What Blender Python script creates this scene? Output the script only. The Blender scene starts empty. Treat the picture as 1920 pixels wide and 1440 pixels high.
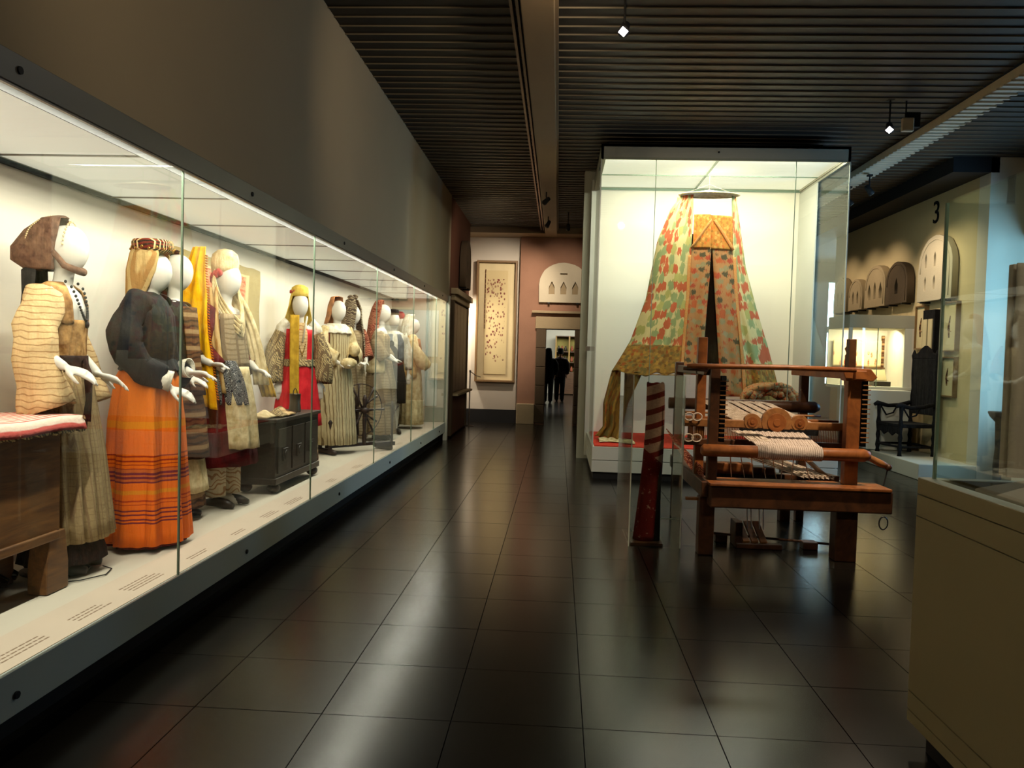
import bpy, bmesh, math, random
from math import sin, cos, pi, radians, sqrt, atan2
from mathutils import Vector, Matrix, Euler, noise as mnoise

random.seed(7)
SC = bpy.context.scene
COL = SC.collection

# ------------------------------------------------------------------ camera
cd = bpy.data.cameras.new('camera'); cam = bpy.data.objects.new('camera', cd); COL.objects.link(cam)
cd.sensor_width = 36.0; cd.lens = 1450.0 / 1920.0 * 36.0; cd.clip_end = 200; cd.clip_start = 0.05
cam.matrix_world = (Matrix.Translation((0, 0, 1.40)) @ Matrix.Rotation(radians(3.38), 4, 'Z')
                    @ Matrix.Rotation(pi / 2 - radians(2.07), 4, 'X') @ Matrix.Rotation(radians(1.6), 4, 'Z'))
SC.camera = cam

# ------------------------------------------------------------------ world, exposure
w = bpy.data.worlds.new('world'); SC.world = w; w.use_nodes = True
w.node_tree.nodes['Background'].inputs[0].default_value = (0.35, 0.62, 1.0, 1)
w.node_tree.nodes['Background'].inputs[1].default_value = 0.2
SC.view_settings.view_transform = 'Standard'; SC.view_settings.look = 'None'
SC.view_settings.exposure = 0.0; SC.view_settings.gamma = 1.0; SC.view_settings.use_curve_mapping = False
SC.cycles.max_bounces = 8; SC.cycles.diffuse_bounces = 4; SC.cycles.glossy_bounces = 4
SC.cycles.transparent_max_bounces = 24; SC.cycles.sample_clamp_indirect = 3.0
SC.cycles.caustics_reflective = False; SC.cycles.caustics_refractive = False

def area(name, loc, direction, sx, sy, power, col, parent=None):
    ld = bpy.data.lights.new(name, 'AREA'); ld.shape = 'RECTANGLE'; ld.size = sx; ld.size_y = sy
    ld.energy = power; ld.color = col
    o = bpy.data.objects.new(name, ld); COL.objects.link(o); o.location = loc
    o.rotation_euler = Vector(direction).to_track_quat('-Z', 'Y').to_euler()
    if parent: o.parent = parent
    return o

WARM = (1.0, 0.80, 0.55); NEUT = (1.0, 0.93, 0.80); DAY = (0.32, 0.60, 1.0)
# fluorescent tubes above the showcases and daylight through the side window
def strip(name, p0, p1, width, direction, power, col):
    "area light stretched from p0 to p1, shining along direction"
    a, b = Vector(p0), Vector(p1); x = (b - a).normalized(); z = -Vector(direction).normalized()
    z = (z - x * z.dot(x)).normalized(); y = z.cross(x)
    ld = bpy.data.lights.new(name, 'AREA'); ld.shape = 'RECTANGLE'; ld.size = (b - a).length; ld.size_y = width
    ld.energy = power; ld.color = col
    o = bpy.data.objects.new(name, ld); COL.objects.link(o)
    m = Matrix((x, y, z)).transposed().to_4x4(); m.translation = (a + b) / 2; o.matrix_world = m
    return o
strip('tube_light', (-1.862, -0.6, 2.279), (-1.862, 12.3, 2.279), 0.03, (-0.5, 0, -1), 235, (1.0, 0.91, 0.78))
strip('tent_case_tube_light', (0.5, 9.048, 3.722), (3.1, 9.048, 3.722), 0.03, (0, 0.45, -1), 62, (1.0, 0.94, 0.80))
strip('tent_case_wash_light', (1.0, 9.85, 3.735), (2.7, 9.85, 3.735), 0.5, (0, 0.2, -1), 66, (1.0, 0.94, 0.80))
area('far_window_daylight', (7.3, 20.9, 2.6), (-.6, -1, -.2), 1.2, 2.0, 60, (.55, .78, 1.0))
area('window_daylight', (6.45, 8.3, 2.1), (-1, 1.0, -0.1), 1.5, 2.0, 190, DAY)

def S(r, g, b, k=1.0):
    f = lambda c: ((c / 255) / 12.92 if c / 255 <= .04045 else (((c / 255) + .055) / 1.055) ** 2.4)
    return (f(r) * k, f(g) * k, f(b) * k, 1)

# ------------------------------------------------------------------ materials
class NT:
    def __init__(s, name):
        s.m = bpy.data.materials.new(name); s.m.use_nodes = True
        s.t = s.m.node_tree; s.n = s.t.nodes; s.l = s.t.links
        s.bsdf = s.n['Principled BSDF']; s.co = None
    def new(s, typ, **k):
        x = s.n.new(typ)
        for a, b in k.items(): setattr(x, a, b)
        return x
    def put(s, sock, v):
        if isinstance(v, bpy.types.NodeSocket): s.l.new(v, sock)
        else: sock.default_value = v
    def coord(s, which='Object'):
        if s.co is None: s.co = s.new('ShaderNodeTexCoord')
        return s.co.outputs[which]
    def map(s, v, scale=(1, 1, 1), loc=(0, 0, 0), rot=(0, 0, 0)):
        x = s.new('ShaderNodeMapping'); s.l.new(v, x.inputs[0])
        x.inputs['Scale'].default_value = scale; x.inputs['Location'].default_value = loc; x.inputs['Rotation'].default_value = rot
        return x.outputs[0]
    def xyz(s, v):
        x = s.new('ShaderNodeSeparateXYZ'); s.l.new(v, x.inputs[0]); return x.outputs
    def math(s, op, a, b=0.0, c=None):
        x = s.new('ShaderNodeMath', operation=op); s.put(x.inputs[0], a); s.put(x.inputs[1], b)
        if c is not None: s.put(x.inputs[2], c)
        return x.outputs[0]
    def noise(s, v, scale=5, detail=3, rough=.5, dist=0.0):
        x = s.new('ShaderNodeTexNoise'); s.l.new(v, x.inputs['Vector'])
        x.inputs['Scale'].default_value = scale; x.inputs['Detail'].default_value = detail
        x.inputs['Roughness'].default_value = rough; x.inputs['Distortion'].default_value = dist
        return x.outputs[0]
    def voro(s, v, scale=5, rnd=1.0, feature='F1'):
        x = s.new('ShaderNodeTexVoronoi', feature=feature); s.l.new(v, x.inputs['Vector'])
        x.inputs['Scale'].default_value = scale; x.inputs['Randomness'].default_value = rnd
        return x
    def wave(s, v, scale=5, dist=0, axis='X', detail=1):
        x = s.new('ShaderNodeTexWave', bands_direction=axis); s.l.new(v, x.inputs['Vector'])
        x.inputs['Scale'].default_value = scale; x.inputs['Distortion'].default_value = dist
        x.inputs['Detail'].default_value = detail
        return x.outputs['Fac']
    def ramp(s, f, stops, const=False):
        x = s.new('ShaderNodeValToRGB'); s.put(x.inputs[0], f)
        e = x.color_ramp.elements
        if const: x.color_ramp.interpolation = 'CONSTANT'
        e[0].position, e[0].color = stops[0]; e[1].position, e[1].color = stops[1]
        for p, c in stops[2:]:
            q = e.new(p); q.color = c
        return x.outputs[0]
    def mix(s, f, a, b, mode='MIX'):
        x = s.new('ShaderNodeMix', data_type='RGBA', blend_type=mode)
        s.put(x.inputs[0], f); s.put(x.inputs[6], a); s.put(x.inputs[7], b)
        return x.outputs[2]
    def bump(s, h, strength=.3, dist=.01):
        x = s.new('ShaderNodeBump'); s.put(x.inputs['Height'], h); x.inputs['Strength'].default_value = strength
        x.inputs['Distance'].default_value = dist; s.l.new(x.outputs[0], s.bsdf.inputs['Normal'])
    def out(s, color=None, rough=None, metal=None, spec=None, sheen=None):
        if color is not None: s.put(s.bsdf.inputs['Base Color'], color)
        if rough is not None: s.put(s.bsdf.inputs['Roughness'], rough)
        if metal is not None: s.put(s.bsdf.inputs['Metallic'], metal)
        if spec is not None: s.put(s.bsdf.inputs['Specular IOR Level'], spec)
        return s.m

BLACK = (0, 0, 0, 1)
def folds(n, h, strength, dist, sc=13, st=.14, amt=1.0):
    "fine weave plus soft hanging folds"
    v = n.coord(); f = n.noise(n.map(v, (1, 1, st)), sc, 3, .5, .3)
    n.bump(n.math('MULTIPLY_ADD', h, .10, n.math('MULTIPLY', f, amt)), .55, .045)
def plain(name, c, rough=.6, var=.12, scale=6, bump=.0, metal=0, spec=.4, dist=.01):
    n = NT(name); v = n.coord()
    f = n.noise(v, scale, 4)
    dark = tuple(x * (1 - var * 2) for x in c[:3]) + (1,)
    n.out(n.mix(f, dark, tuple(min(1, x * (1 + var)) for x in c[:3]) + (1,)), rough, metal, spec)
    if bump: n.bump(n.noise(v, scale * 6, 3), bump, dist)
    return n.m

def cloth(name, c, c2=None, rough=.9, scale=18, bump=.35, weave=90):
    n = NT(name); v = n.coord()
    f = n.noise(v, scale, 5, .6)
    c2 = c2 or tuple(x * .6 for x in c[:3]) + (1,)
    n.out(n.mix(n.ramp(f, [(.35, BLACK), (.65, (1, 1, 1, 1))]), c2, c), rough, 0, .15)
    folds(n, n.noise(v, weave, 3), bump, .004)
    return n.m

def wood(name, c, c2, scale=1.0, axis=(1, 8, 8), rough=.5, spec=.4):
    n = NT(name); v = n.map(n.coord(), axis)
    f = n.noise(v, 3 * scale, 6, .6, 1.2)
    n.out(n.mix(n.ramp(f, [(.3, BLACK), (.7, (1, 1, 1, 1))]), c2, c), rough, 0, spec)
    n.bump(f, .25, .004)
    return n.m

def emis(name, c, k):
    n = NT(name); n.bsdf.inputs['Base Color'].default_value = (.8, .8, .8, 1)
    n.bsdf.inputs['Emission Color'].default_value = c; n.bsdf.inputs['Emission Strength'].default_value = k
    return n.m

def glass(name, tint=(.93, .97, .95, 1), refl=1.0, smudge=.0):
    n = NT(name); n.n.remove(n.bsdf)
    tr = n.new('ShaderNodeBsdfTransparent'); tr.inputs[0].default_value = tint
    gl = n.new('ShaderNodeBsdfGlossy'); gl.inputs['Roughness'].default_value = .0
    gl.inputs[0].default_value = (1, 1, 1, 1)
    lw = n.new('ShaderNodeLayerWeight'); lw.inputs[0].default_value = .5
    p = n.math('POWER', lw.outputs['Facing'], 5.0)
    f = n.math('MULTIPLY_ADD', p, .75 * refl, .035 * refl)
    mx = n.new('ShaderNodeMixShader'); n.l.new(f, mx.inputs[0]); n.l.new(tr.outputs[0], mx.inputs[1]); n.l.new(gl.outputs[0], mx.inputs[2])
    n.l.new(mx.outputs[0], n.n['Material Output'].inputs[0])
    return n.m

M = {}
def wallmat(name, c, var=.06, bump=.15):
    n = NT(name); v = n.coord()
    f = n.noise(v, 1.3, 5, .6); f2 = n.noise(v, 60, 3)
    n.out(n.mix(f, tuple(x * (1 - var * 2) for x in c[:3]) + (1,), c), .85, 0, .2); n.bump(f2, bump, .003)
    return n.m
M['wall'] = wallmat('wall_plaster', S(162, 146, 118))
M['wall_warm'] = wallmat('wall_warm_plaster', S(205, 185, 140))
M['wall_white'] = wallmat('white_plaster', S(205, 196, 178))
M['wall_pink'] = wallmat('pink_plaster', S(158, 118, 94), .2, .5)
M['wall_brown'] = wallmat('brown_plaster', S(100, 62, 44), .2, .5)
M['grey'] = wallmat('grey_paint', S(168, 166, 148), .03, .02)
M['case_white'] = plain('case_white', S(205, 205, 190), .55, .03, 3)
M['case_front'] = plain('case_grey_fascia', S(186, 196, 188), .35, .05, 2)
M['case_top'] = plain('case_dark_fascia', S(92, 90, 80), .4, .05, 2)
M['case_back'] = plain('case_back_panel', S(218, 210, 194), .8, .02, 1)
M['case_floor'] = plain('case_floor_panel', S(205, 196, 178), .75, .05, 2)
M['case_floor2'] = plain('case_caption_strip', S(205, 188, 168), .7, .05, 4)
M['ink'] = plain('caption_ink', S(140, 118, 96), .8, .1)
M['lightpanel'] = emis('light_diffuser_panel', S(225, 225, 210), .42)
M['tentpanel'] = emis('tent_case_diffuser', S(245, 240, 205), .62)
M['black'] = plain('black_recess', S(14, 13, 12), .7, .1)
M['duct'] = plain('grey_duct', S(206, 192, 165), .45, .1, 8)
M['beam'] = plain('beam_paint', S(132, 112, 84), .6, .08, 3)
M['track'] = plain('track_metal', S(120, 110, 100), .35, .1, 3, metal=.6)
M['glass'] = glass('showcase_glass')
M['glass2'] = glass('clear_acrylic', (.90, .94, .91, 1), 1.0)
M['glassedge'] = plain('glass_edge', S(120, 140, 120), .25, .05)
M['edge_light'] = plain('bright_acrylic_edge', S(205, 210, 195), .3, .05)
M['mann'] = plain('mannequin_white', S(206, 200, 188), .45, .03, 3)
M['steel'] = plain('dark_steel', S(55, 55, 55), .35, .1, metal=.8)
M['brass'] = plain('brass', S(150, 110, 50), .35, .1, metal=.8)
M['red_carpet'] = cloth('red_felt', S(205, 62, 42), S(180, 48, 34))
M['shoe'] = plain('shoe_leather', S(38, 28, 22), .4, .2)
M['daypane'] = emis('sky_behind_window', (.62, .82, 1, 1), 9)
M['cyanpane'] = emis('bright_sky_pane', (.35, .85, .95, 1), 1.3)
M['bulb'] = emis('spotlight_lens', (1, .93, .95, 1), 14)

def floor_mat():
    n = NT('polished_dark_floor'); v = n.new('ShaderNodeNewGeometry').outputs['Position']
    f = n.noise(v, .9, 5, .6); f2 = n.noise(v, 25, 3, .5)
    c = n.mix(f, S(14, 12, 9), S(25, 21, 15)); c = n.mix(n.math('MULTIPLY', f2, .10), c, S(40, 34, 26))
    n.out(c, n.math('MULTIPLY_ADD', f, .06, .18), 0, .27)
    return n.m
M['floor'] = floor_mat()
def slat_mat():
    n = NT('ceiling_slat_dark'); f = n.noise(n.coord(), 8, 3)
    n.out(n.mix(f, S(30, 28, 26), S(46, 43, 38)), .5, 0, .3); return n.m
M['slat'] = slat_mat()
M['sliplip'] = plain('slat_edge', S(112, 102, 84), .5, .1)

# ------------------------------------------------------------------ mesh builder
class G:
    def __init__(s): s.v = []; s.f = []; s.uv = []; s.mi = []; s.cur = 0
    def add(s, vs, fs, uvs=None):
        o = len(s.v); s.v += [tuple(x) for x in vs]; s.f += [tuple(i + o for i in f) for f in fs]
        s.uv += uvs if uvs else [(0.0, 0.0)] * len(vs); s.mi += [s.cur] * len(fs); return s
    def box(s, x0, x1, y0, y1, z0, z1):
        v = [(x, y, z) for z in (z0, z1) for y in (y0, y1) for x in (x0, x1)]
        return s.add(v, [(0, 2, 3, 1), (4, 5, 7, 6), (0, 1, 5, 4), (2, 6, 7, 3), (0, 4, 6, 2), (1, 3, 7, 5)])
    def bar(s, a, b, wx, wz, up=(0, 0, 1), taper=1.0):
        a, b = Vector(a), Vector(b); d = (b - a).normalized(); u = Vector(up)
        if abs(d.dot(u)) > .98: u = Vector((1, 0, 0))
        r = d.cross(u).normalized(); u = r.cross(d)
        v = []
        for p, k in ((a, 1), (b, taper)):
            for sx, sz in ((-1, -1), (1, -1), (1, 1), (-1, 1)): v.append(p + r * sx * wx / 2 * k + u * sz * wz / 2 * k)
        return s.add(v, [(3, 2, 1, 0), (4, 5, 6, 7), (0, 1, 5, 4), (1, 2, 6, 5), (2, 3, 7, 6), (3, 0, 4, 7)])
    def rings(s, R, cap=True, closed=True):
        n = len(R[0]); o = []; uv = []
        for j, r in enumerate(R):
            o += r; uv += [(i / (n if closed else n - 1), j / max(1, len(R) - 1)) for i in range(n)]
        f = []
        for j in range(len(R) - 1):
            for i in range(n if closed else n - 1):
                k = (i + 1) % n; f.append((j * n + i, j * n + k, (j + 1) * n + k, (j + 1) * n + i))
        if cap and closed: f += [tuple(reversed(range(n))), tuple((len(R) - 1) * n + i for i in range(n))]
        return s.add(o, f, uv)
    def tube(s, P, r, n=8, fl=(1, 1), up=(0, 0, 1), cap=True):
        P = [Vector(p) for p in P]; r = r if isinstance(r, (list, tuple)) else [r] * len(P)
        R = []; u = None
        for i, p in enumerate(P):
            d = (P[min(i + 1, len(P) - 1)] - P[max(i - 1, 0)]).normalized()
            if u is None:
                u = Vector(up)
                if abs(u.dot(d)) > .95: u = Vector((1, 0, 0))
            u = (u - d * u.dot(d)).normalized(); q = d.cross(u)
            R.append([tuple(p + (u * cos(2 * pi * k / n) * fl[0] + q * sin(2 * pi * k / n) * fl[1]) * r[i]) for k in range(n)])
        return s.rings(R, cap)
    def lathe(s, prof, c=(0, 0, 0), n=20, sx=1, sy=1, cap=True):
        return s.rings([[(c[0] + r * sx * cos(2 * pi * k / n), c[1] + r * sy * sin(2 * pi * k / n), c[2] + z) for k in range(n)] for r, z in prof], cap)
    def ball(s, c, rx, ry=None, rz=None, n=16, m=10):
        ry = ry or rx; rz = rz or rx
        return s.rings([[(c[0] + rx * sin(a) * cos(2 * pi * k / n), c[1] + ry * sin(a) * sin(2 * pi * k / n), c[2] - rz * cos(a)) for k in range(n)]
                        for a in [pi * (.02 + .96 * j / m) for j in range(m + 1)]])
    def grid(s, fn, nu, nv, thick=0):
        vs = [fn(i / nu, j / nv) for j in range(nv + 1) for i in range(nu + 1)]
        fs = [(j * (nu + 1) + i, j * (nu + 1) + i + 1, (j + 1) * (nu + 1) + i + 1, (j + 1) * (nu + 1) + i) for j in range(nv) for i in range(nu)]
        return s.add(vs, fs, [(i / nu, j / nv) for j in range(nv + 1) for i in range(nu + 1)])
    def prism(s, pts, org, d, ax=(1, 0, 0), ay=(0, 0, 1)):
        "2-D outline in the plane (ax, ay) extruded by vector d"
        o, ax, ay, d = Vector(org), Vector(ax), Vector(ay), Vector(d); n = len(pts)
        a = [o + ax * p[0] + ay * p[1] for p in pts]; b = [p + d for p in a]
        return s.add(a + b, [tuple(reversed(range(n))), tuple(range(n, 2 * n))] + [(i, (i + 1) % n, (i + 1) % n + n, i + n) for i in range(n)])

def thing(name, label, cat, loc=(0, 0, 0), rz=0, group=None):
    o = bpy.data.objects.new(name, None); COL.objects.link(o); o.empty_display_size = .1
    o.location = loc; o.rotation_euler = (0, 0, rz); o['label'] = label; o['category'] = cat
    if group: o['group'] = group
    return o
def tag(o, label=None, cat=None, group=None, kind=None):
    for k, v in (('label', label), ('category', cat), ('group', group), ('kind', kind)):
        if v: o[k] = v
    return o
def obj(name, g, m, parent=None, smooth=False, bevel=0, label=None, solid=0, loc=None, sub=0):
    me = bpy.data.meshes.new(name); me.from_pydata(g.v, [], g.f)
    if any(u != (0.0, 0.0) for u in g.uv):
        ul = me.uv_layers.new(name='uv'); vi = [0] * len(me.loops); me.loops.foreach_get('vertex_index', vi)
        ul.data.foreach_set('uv', [c for i in vi for c in g.uv[i]])
    ms = m if isinstance(m, (list, tuple)) else [m]
    for x in ms: me.materials.append(M[x] if isinstance(x, str) else x)
    if len(ms) > 1: me.polygons.foreach_set('material_index', g.mi)
    bm = bmesh.new(); bm.from_mesh(me); bmesh.ops.recalc_face_normals(bm, faces=bm.faces); bm.to_mesh(me); bm.free()
    if smooth: me.polygons.foreach_set('use_smooth', [True] * len(me.polygons))
    me.update()
    o = bpy.data.objects.new(name, me); COL.objects.link(o)
    if parent: o.parent = parent
    if loc: o.location = loc
    if label: o['label'] = label
    if solid:
        x = o.modifiers.new('s', 'SOLIDIFY'); x.thickness = solid; x.offset = 0
    if bevel:
        x = o.modifiers.new('b', 'BEVEL'); x.width = bevel; x.segments = 2; x.limit_method = 'ANGLE'
    if sub:
        x = o.modifiers.new('u', 'SUBSURF'); x.levels = sub; x.render_levels = sub
    return o
def struct(name, g, m, parent=None, **k):
    o = obj(name, g, m, parent, **k)
    if not parent: o['kind'] = 'structure'
    return o
def copytree(o, parent=None, **k):
    c = o.copy(); COL.objects.link(c); c.parent = parent
    for ch in list(o.children): copytree(ch, c)
    return c
def fuse(o, voxel):
    x = o.modifiers.new('r', 'REMESH'); x.mode = 'VOXEL'; x.voxel_size = voxel; x.use_smooth_shade = True
    y = o.modifiers.new('s', 'SMOOTH'); y.factor = .6; y.iterations = 3
    dg = bpy.context.evaluated_depsgraph_get(); e = o.evaluated_get(dg)
    me = bpy.data.meshes.new_from_object(e); old = o.data; o.modifiers.clear(); o.data = me
    if not me.materials: me.materials.append(old.materials[0])
    me.polygons.foreach_set('use_smooth', [True] * len(me.polygons))
    return o
def shape2d(name, loops, depth, m, parent=None, bevel=0):
    "flat outline with holes, extruded: loops in x/y, thickness along z"
    cu = bpy.data.curves.new(name, 'CURVE'); cu.dimensions = '2D'; cu.fill_mode = 'BOTH'; cu.extrude = depth / 2; cu.bevel_depth = bevel
    for lp in loops:
        sp = cu.splines.new('POLY'); sp.points.add(len(lp) - 1); sp.use_cyclic_u = True
        for i, p in enumerate(lp): sp.points[i].co = (p[0], p[1], 0, 1)
    t = bpy.data.objects.new(name, cu); COL.objects.link(t)
    dg = bpy.context.evaluated_depsgraph_get(); me = bpy.data.meshes.new_from_object(t.evaluated_get(dg))
    bpy.data.objects.remove(t)
    o = bpy.data.objects.new(name, me); COL.objects.link(o); me.materials.clear(); me.materials.append(M[m] if isinstance(m, str) else m)
    if parent: o.parent = parent
    return o

# =================================================================== SETTING
ZC = 4.02; XL = -1.81; XR = 5.2; YE = 16.2
g = G(); g.box(-3.2, 6.6, -3, 31, -.12, -.012); floor = struct('floor', g, 'black')
# polished tiles: the 300 nearest one by one, the rest joined
xs = [-.871 + .5025 * k for k in range(-2, 15)]; ys = [3.89 + .5 * k for k in range(-8, 24)]
cells = [(sqrt((x + .25) ** 2 + (y + .25) ** 2), x, y) for x in xs for y in ys]
vis = [c for c in cells if c[2] > 1.3 and c[1] + .25 < .72 * (c[2] + .5) + .3 and c[1] + .25 > -.75 * (c[2] + .5) - .5 and c[1] > -1.95]
vis.sort(); near = vis[:295]; nearset = {(c[1], c[2]) for c in near}
def tile_geo(g, x, y, t=.0021):
    g.box(x + t, x + .5025 - t, y + t, y + .5 - t, -.02, 0)
base = G(); tile_geo(base, 0, 0)
t0 = obj('tile', base, 'floor', floor, bevel=0)
first = True
for _, x, y in near:
    if first: o = t0; first = False
    else: o = t0.copy(); COL.objects.link(o); o.parent = floor
    o.location = (x, y, random.uniform(-.0003, .0003)); pass
g = G()
for _, x, y in cells:
    if (x, y) not in nearset: tile_geo(g, x, y)
for i in range(7):
    for j in range(32): tile_geo(g, -.871 - 1.5075 + i * .5025, 15.89 + j * .5 - .5) if j else None
o = obj('distant_tiles', g, 'floor', floor); o['kind'] = 'stuff'

# walls
g = G(); g.box(-2.9, XL, -3, 12.62, 2.347, ZC + .3); struct('wall_left', g, 'wall')
g = G(); g.box(-2.9, -2.76, -3, 12.62, -.1, 2.35); struct('wall_left_behind_case', g, 'wall')
g = G(); g.box(-2.9, XL, 12.62, 15.3, -.1, ZC + .3); struct('wall_left_pier', g, 'wall_brown')
g = G(); g.box(-2.9, -2.6, 15.3, YE + .2, -.1, ZC + .3); struct('wall_left_alcove', g, 'wall_white')
g = G(); g.box(-2.9, -.84, YE, YE + .25, -.1, ZC + .3); struct('wall_end', g, 'wall_white')
g = G(); DX0, DX1, DZ = -.27, .33, 1.98; YP = 16.05
g.box(-.84, DX0, YP, YP + .4, -.1, ZC + .3); g.box(DX1, 3.4, YP, YP + .4, -.1, ZC + .3); g.box(DX0, DX1, YP, YP + .4, DZ, ZC + .3)
struct('wall_end_doorway', g, 'wall_pink')
g = G(); g.box(.29, 3.30, 10.82, 11.0, -.02, ZC + .05); struct('wall_partition', g, 'grey')
g = G(); g.box(3.30, 7.15, 21.2, 21.4, -.1, 4.3); g.box(7.35, 8.5, 21.2, 21.4, -.1, 4.3); g.box(7.15, 7.35, 21.2, 21.4, 3.60, 4.3); g.box(7.15, 7.35, 21.2, 21.4, -.1, .9)
struct('wall_far_right', g, 'grey')
g = G(); g.box(8.3, 8.5, 14.9, 21.2, -.1, 4.3); g.box(5.5, 8.3, 14.9, 15.1, -.1, 4.3); struct('wall_far_side', g, 'grey')
g = G(); g.box(3.18, 3.30, 11.0, 16.05, -.1, 4.3); g.box(3.4, 3.5, 16.4, 21.2, -.1, 4.3); struct('wall_far_inner', g, 'grey')
g = G(); g.box(3.30, 8.5, 15.1, 21.4, 4.13, 4.3); struct('ceiling_far', g, 'black')
g = G(); g.box(3.30, 8.5, 15.395, 21.2, -.05, -.001); struct('floor_far', g, 'floor')
g = G(); g.box(XR, XR + .3, 10.1, 15.1, -.1, ZC + .3); struct('wall_right', g, 'wall_warm')
# wall return beside the side window, and the window wall
g = G(); g.box(5.2, 6.15, 9.85, 10.1, -.1, ZC + .3); struct('wall_right_return', g, 'wall_white')
g = G(); g.box(5.62, 5.82, -3, 7.4, -.1, ZC + .3); g.box(5.62, 5.82, 7.4, 9.85, 3.05, ZC + .3); g.box(5.62, 5.82, 7.4, 9.85, -.1, .9)
struct('wall_right_window', g, 'wall_white')
g = G(); g.box(-3.2, 6.6, -3.2, -3, -.1, ZC + .3); struct('wall_back', g, 'wall')
# windows
wn = bpy.data.objects.new('window_1', None); COL.objects.link(wn); wn['kind'] = 'structure'; wn.location = (5.72, 8.6, 1.975)
g = G(); g.box(-.03, .03, -1.2, 1.25, -1.07, -1.01); g.box(-.03, .03, -1.2, 1.25, 1.01, 1.07); g.box(-.03, .03, 1.0, 1.05, -1.01, 1.01); g.box(-.03, .03, -.1, -.04, -1.01, 1.01)
obj('window_frame', g, 'case_white', wn)
g = G(); g.box(-.005, .005, -1.2, 1.25, -1.01, 1.01); obj('pane', g, 'glass', wn)
wn2 = bpy.data.objects.new('window_2', None); COL.objects.link(wn2); wn2['kind'] = 'structure'; wn2.location = (7.25, 21.3, 2.26)
g = G(); g.box(-.10, .10, -.05, .05, .0, .17); obj('window_bar', g, 'case_white', wn2)
g = G(); g.box(-.10, .10, .03, .04, -1.36, .0); obj('pane', g, 'daypane', wn2)
g = G(); g.box(-.10, .10, .03, .04, .17, 1.34); obj('pane', g, 'daypane', wn2)
# baseboards, plinths
g = G(); g.box(-2.6, -.84, YE - .05, YE, 0, .27); struct('baseboard_end', g, 'black')
g = G(); g.box(-2.9, XL - .12, -1.0, 12.5, -.01, .135); struct('trim_1', g, 'black')
g = G(); g.box(4.50, XR, 9.85, 15.0, 0, .2); struct('trim_2', g, 'grey', bevel=.01)
# ceiling: dark slab, slats in three bays, beam, duct
g = G(); g.box(-3.2, 6.6, -3.2, 16.6, ZC + .1, ZC + .3); ceil = struct('ceiling', g, 'black')
def slat_bay(x0, x1, y0, y1, first=[0]):
    L = x1 - x0; g = G(); g.box(0, L, 0, .135, 0, .035); g.cur = 1; g.box(0, L, .135, .1405, -.012, .03)
    proto = None; y = y0
    while y < y1:
        if proto is None: o = obj('slat', g, ['slat', 'sliplip'], ceil); proto = o
        else: o = proto.copy(); COL.objects.link(o); o.parent = ceil
        o.location = (x0, y, ZC - .035 + random.uniform(-.002, .002)); y += .1585
slat_bay(XL, -.36, 3.3, 15.4); slat_bay(-.08, 3.80, 3.3, 15.4); slat_bay(4.10, 5.60, 4.5, 15.0)
g = G(); g.box(-3.2, 6.6, -3.2, 3.28, ZC - .03, ZC + .1); obj('near_ceiling_panel', g, 'slat', ceil)
g = G(); g.box(-.34, -.10, -3, 15.9, ZC - .17, ZC + .1); struct('trim_3', g, 'beam', bevel=.008)
g = G(); g.box(-.10, -.075, -3, 15.9, ZC - .10, ZC + .1); struct('trim_4', g, 'beam')
for i, x in enumerate((-.43, -.385)):
    g = G(); g.box(x, x + .022, -3, 15.8, ZC - .10, ZC + .05); struct('trim_%d' % (5 + i), g, 'track')
g = G(); g.box(-3.0, 3.4, 15.55, YE, ZC - .16, ZC + .1); struct('trim_7', g, 'beam', bevel=.01)
g = G(); g.box(XR - .45, XR + .1, 9.85, 15.0, ZC - .22, ZC + .1); struct('trim_8', g, 'black')
# ribbed lighting duct at the right
dk = thing('ceiling_duct', 'long ribbed metal lighting duct running along the ceiling at the right', 'duct', (3.93, 0, ZC - .10))
g = G(); g.box(-.11, .11, -2.5, 15, -.03, .06); obj('housing', g, 'duct', dk, bevel=.01)
rib = None
for k in range(110):
    if rib is None:
        g = G(); g.box(-.125, .125, 0, .03, -.045, -.028); rib = o = obj('rib', g, 'duct', dk)
    else: o = rib.copy(); COL.objects.link(o); o.parent = dk
    o.location = (0, 2.6 + k * .112, 0)

# spotlights on the ceiling
def spotlight(loc, aim, label, power=0, col=WARM, size=60, lit=True, lens=None, drop=.16):
    t = thing('spotlight', label, 'spotlight', loc, 0, None)
    a = (Vector(aim) - Vector(loc)).normalized()
    g = G(); g.box(-.03, .03, -.03, .03, drop - .02, drop); g.tube([(0, 0, drop), (0, 0, .0)], .009, 8); obj('bracket', g, 'black', t)
    g = G(); p0 = -a * .07; p1 = a * .06; g.tube([p0 * 1.1, p0, p1 * .3, p1], [.02, .03, .036, .042], 16); can = obj('lamp_can', g, 'black', t, smooth=True)
    g = G(); g.tube([p1 * 1.01, p1 * 1.08], [.036, .034], 4); obj('lens', g, lens or ('bulb' if lit else 'duct'), can)
    if power:
        ld = bpy.data.lights.new('lamp', 'SPOT'); ld.energy = power; ld.color = col; ld.spot_size = radians(size); ld.spot_blend = .8; ld.shadow_soft_size = .05
        o = bpy.data.objects.new('lamp', ld); COL.objects.link(o); o.parent = t; o.location = a * .09
        o.rotation_euler = a.to_track_quat('-Z', 'Y').to_euler()
    return t
spotlight((.40, 5.65, 3.76), (-.2, 3.2, 1.6), 'lit spotlight on the ceiling nearest the centre beam', 18, NEUT, 80, drop=.24)
spotlight((3.14, 7.8, 3.72), (2.2, 5.2, 1.6), 'lit spotlight above the right side of the tall bed-tent showcase', 60, WARM, 60, drop=.28)
t = thing('floodlight', 'square cream floodlight with black shade beside the lit spotlight', 'spotlight', (3.30, 7.8, 3.74))
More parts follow.
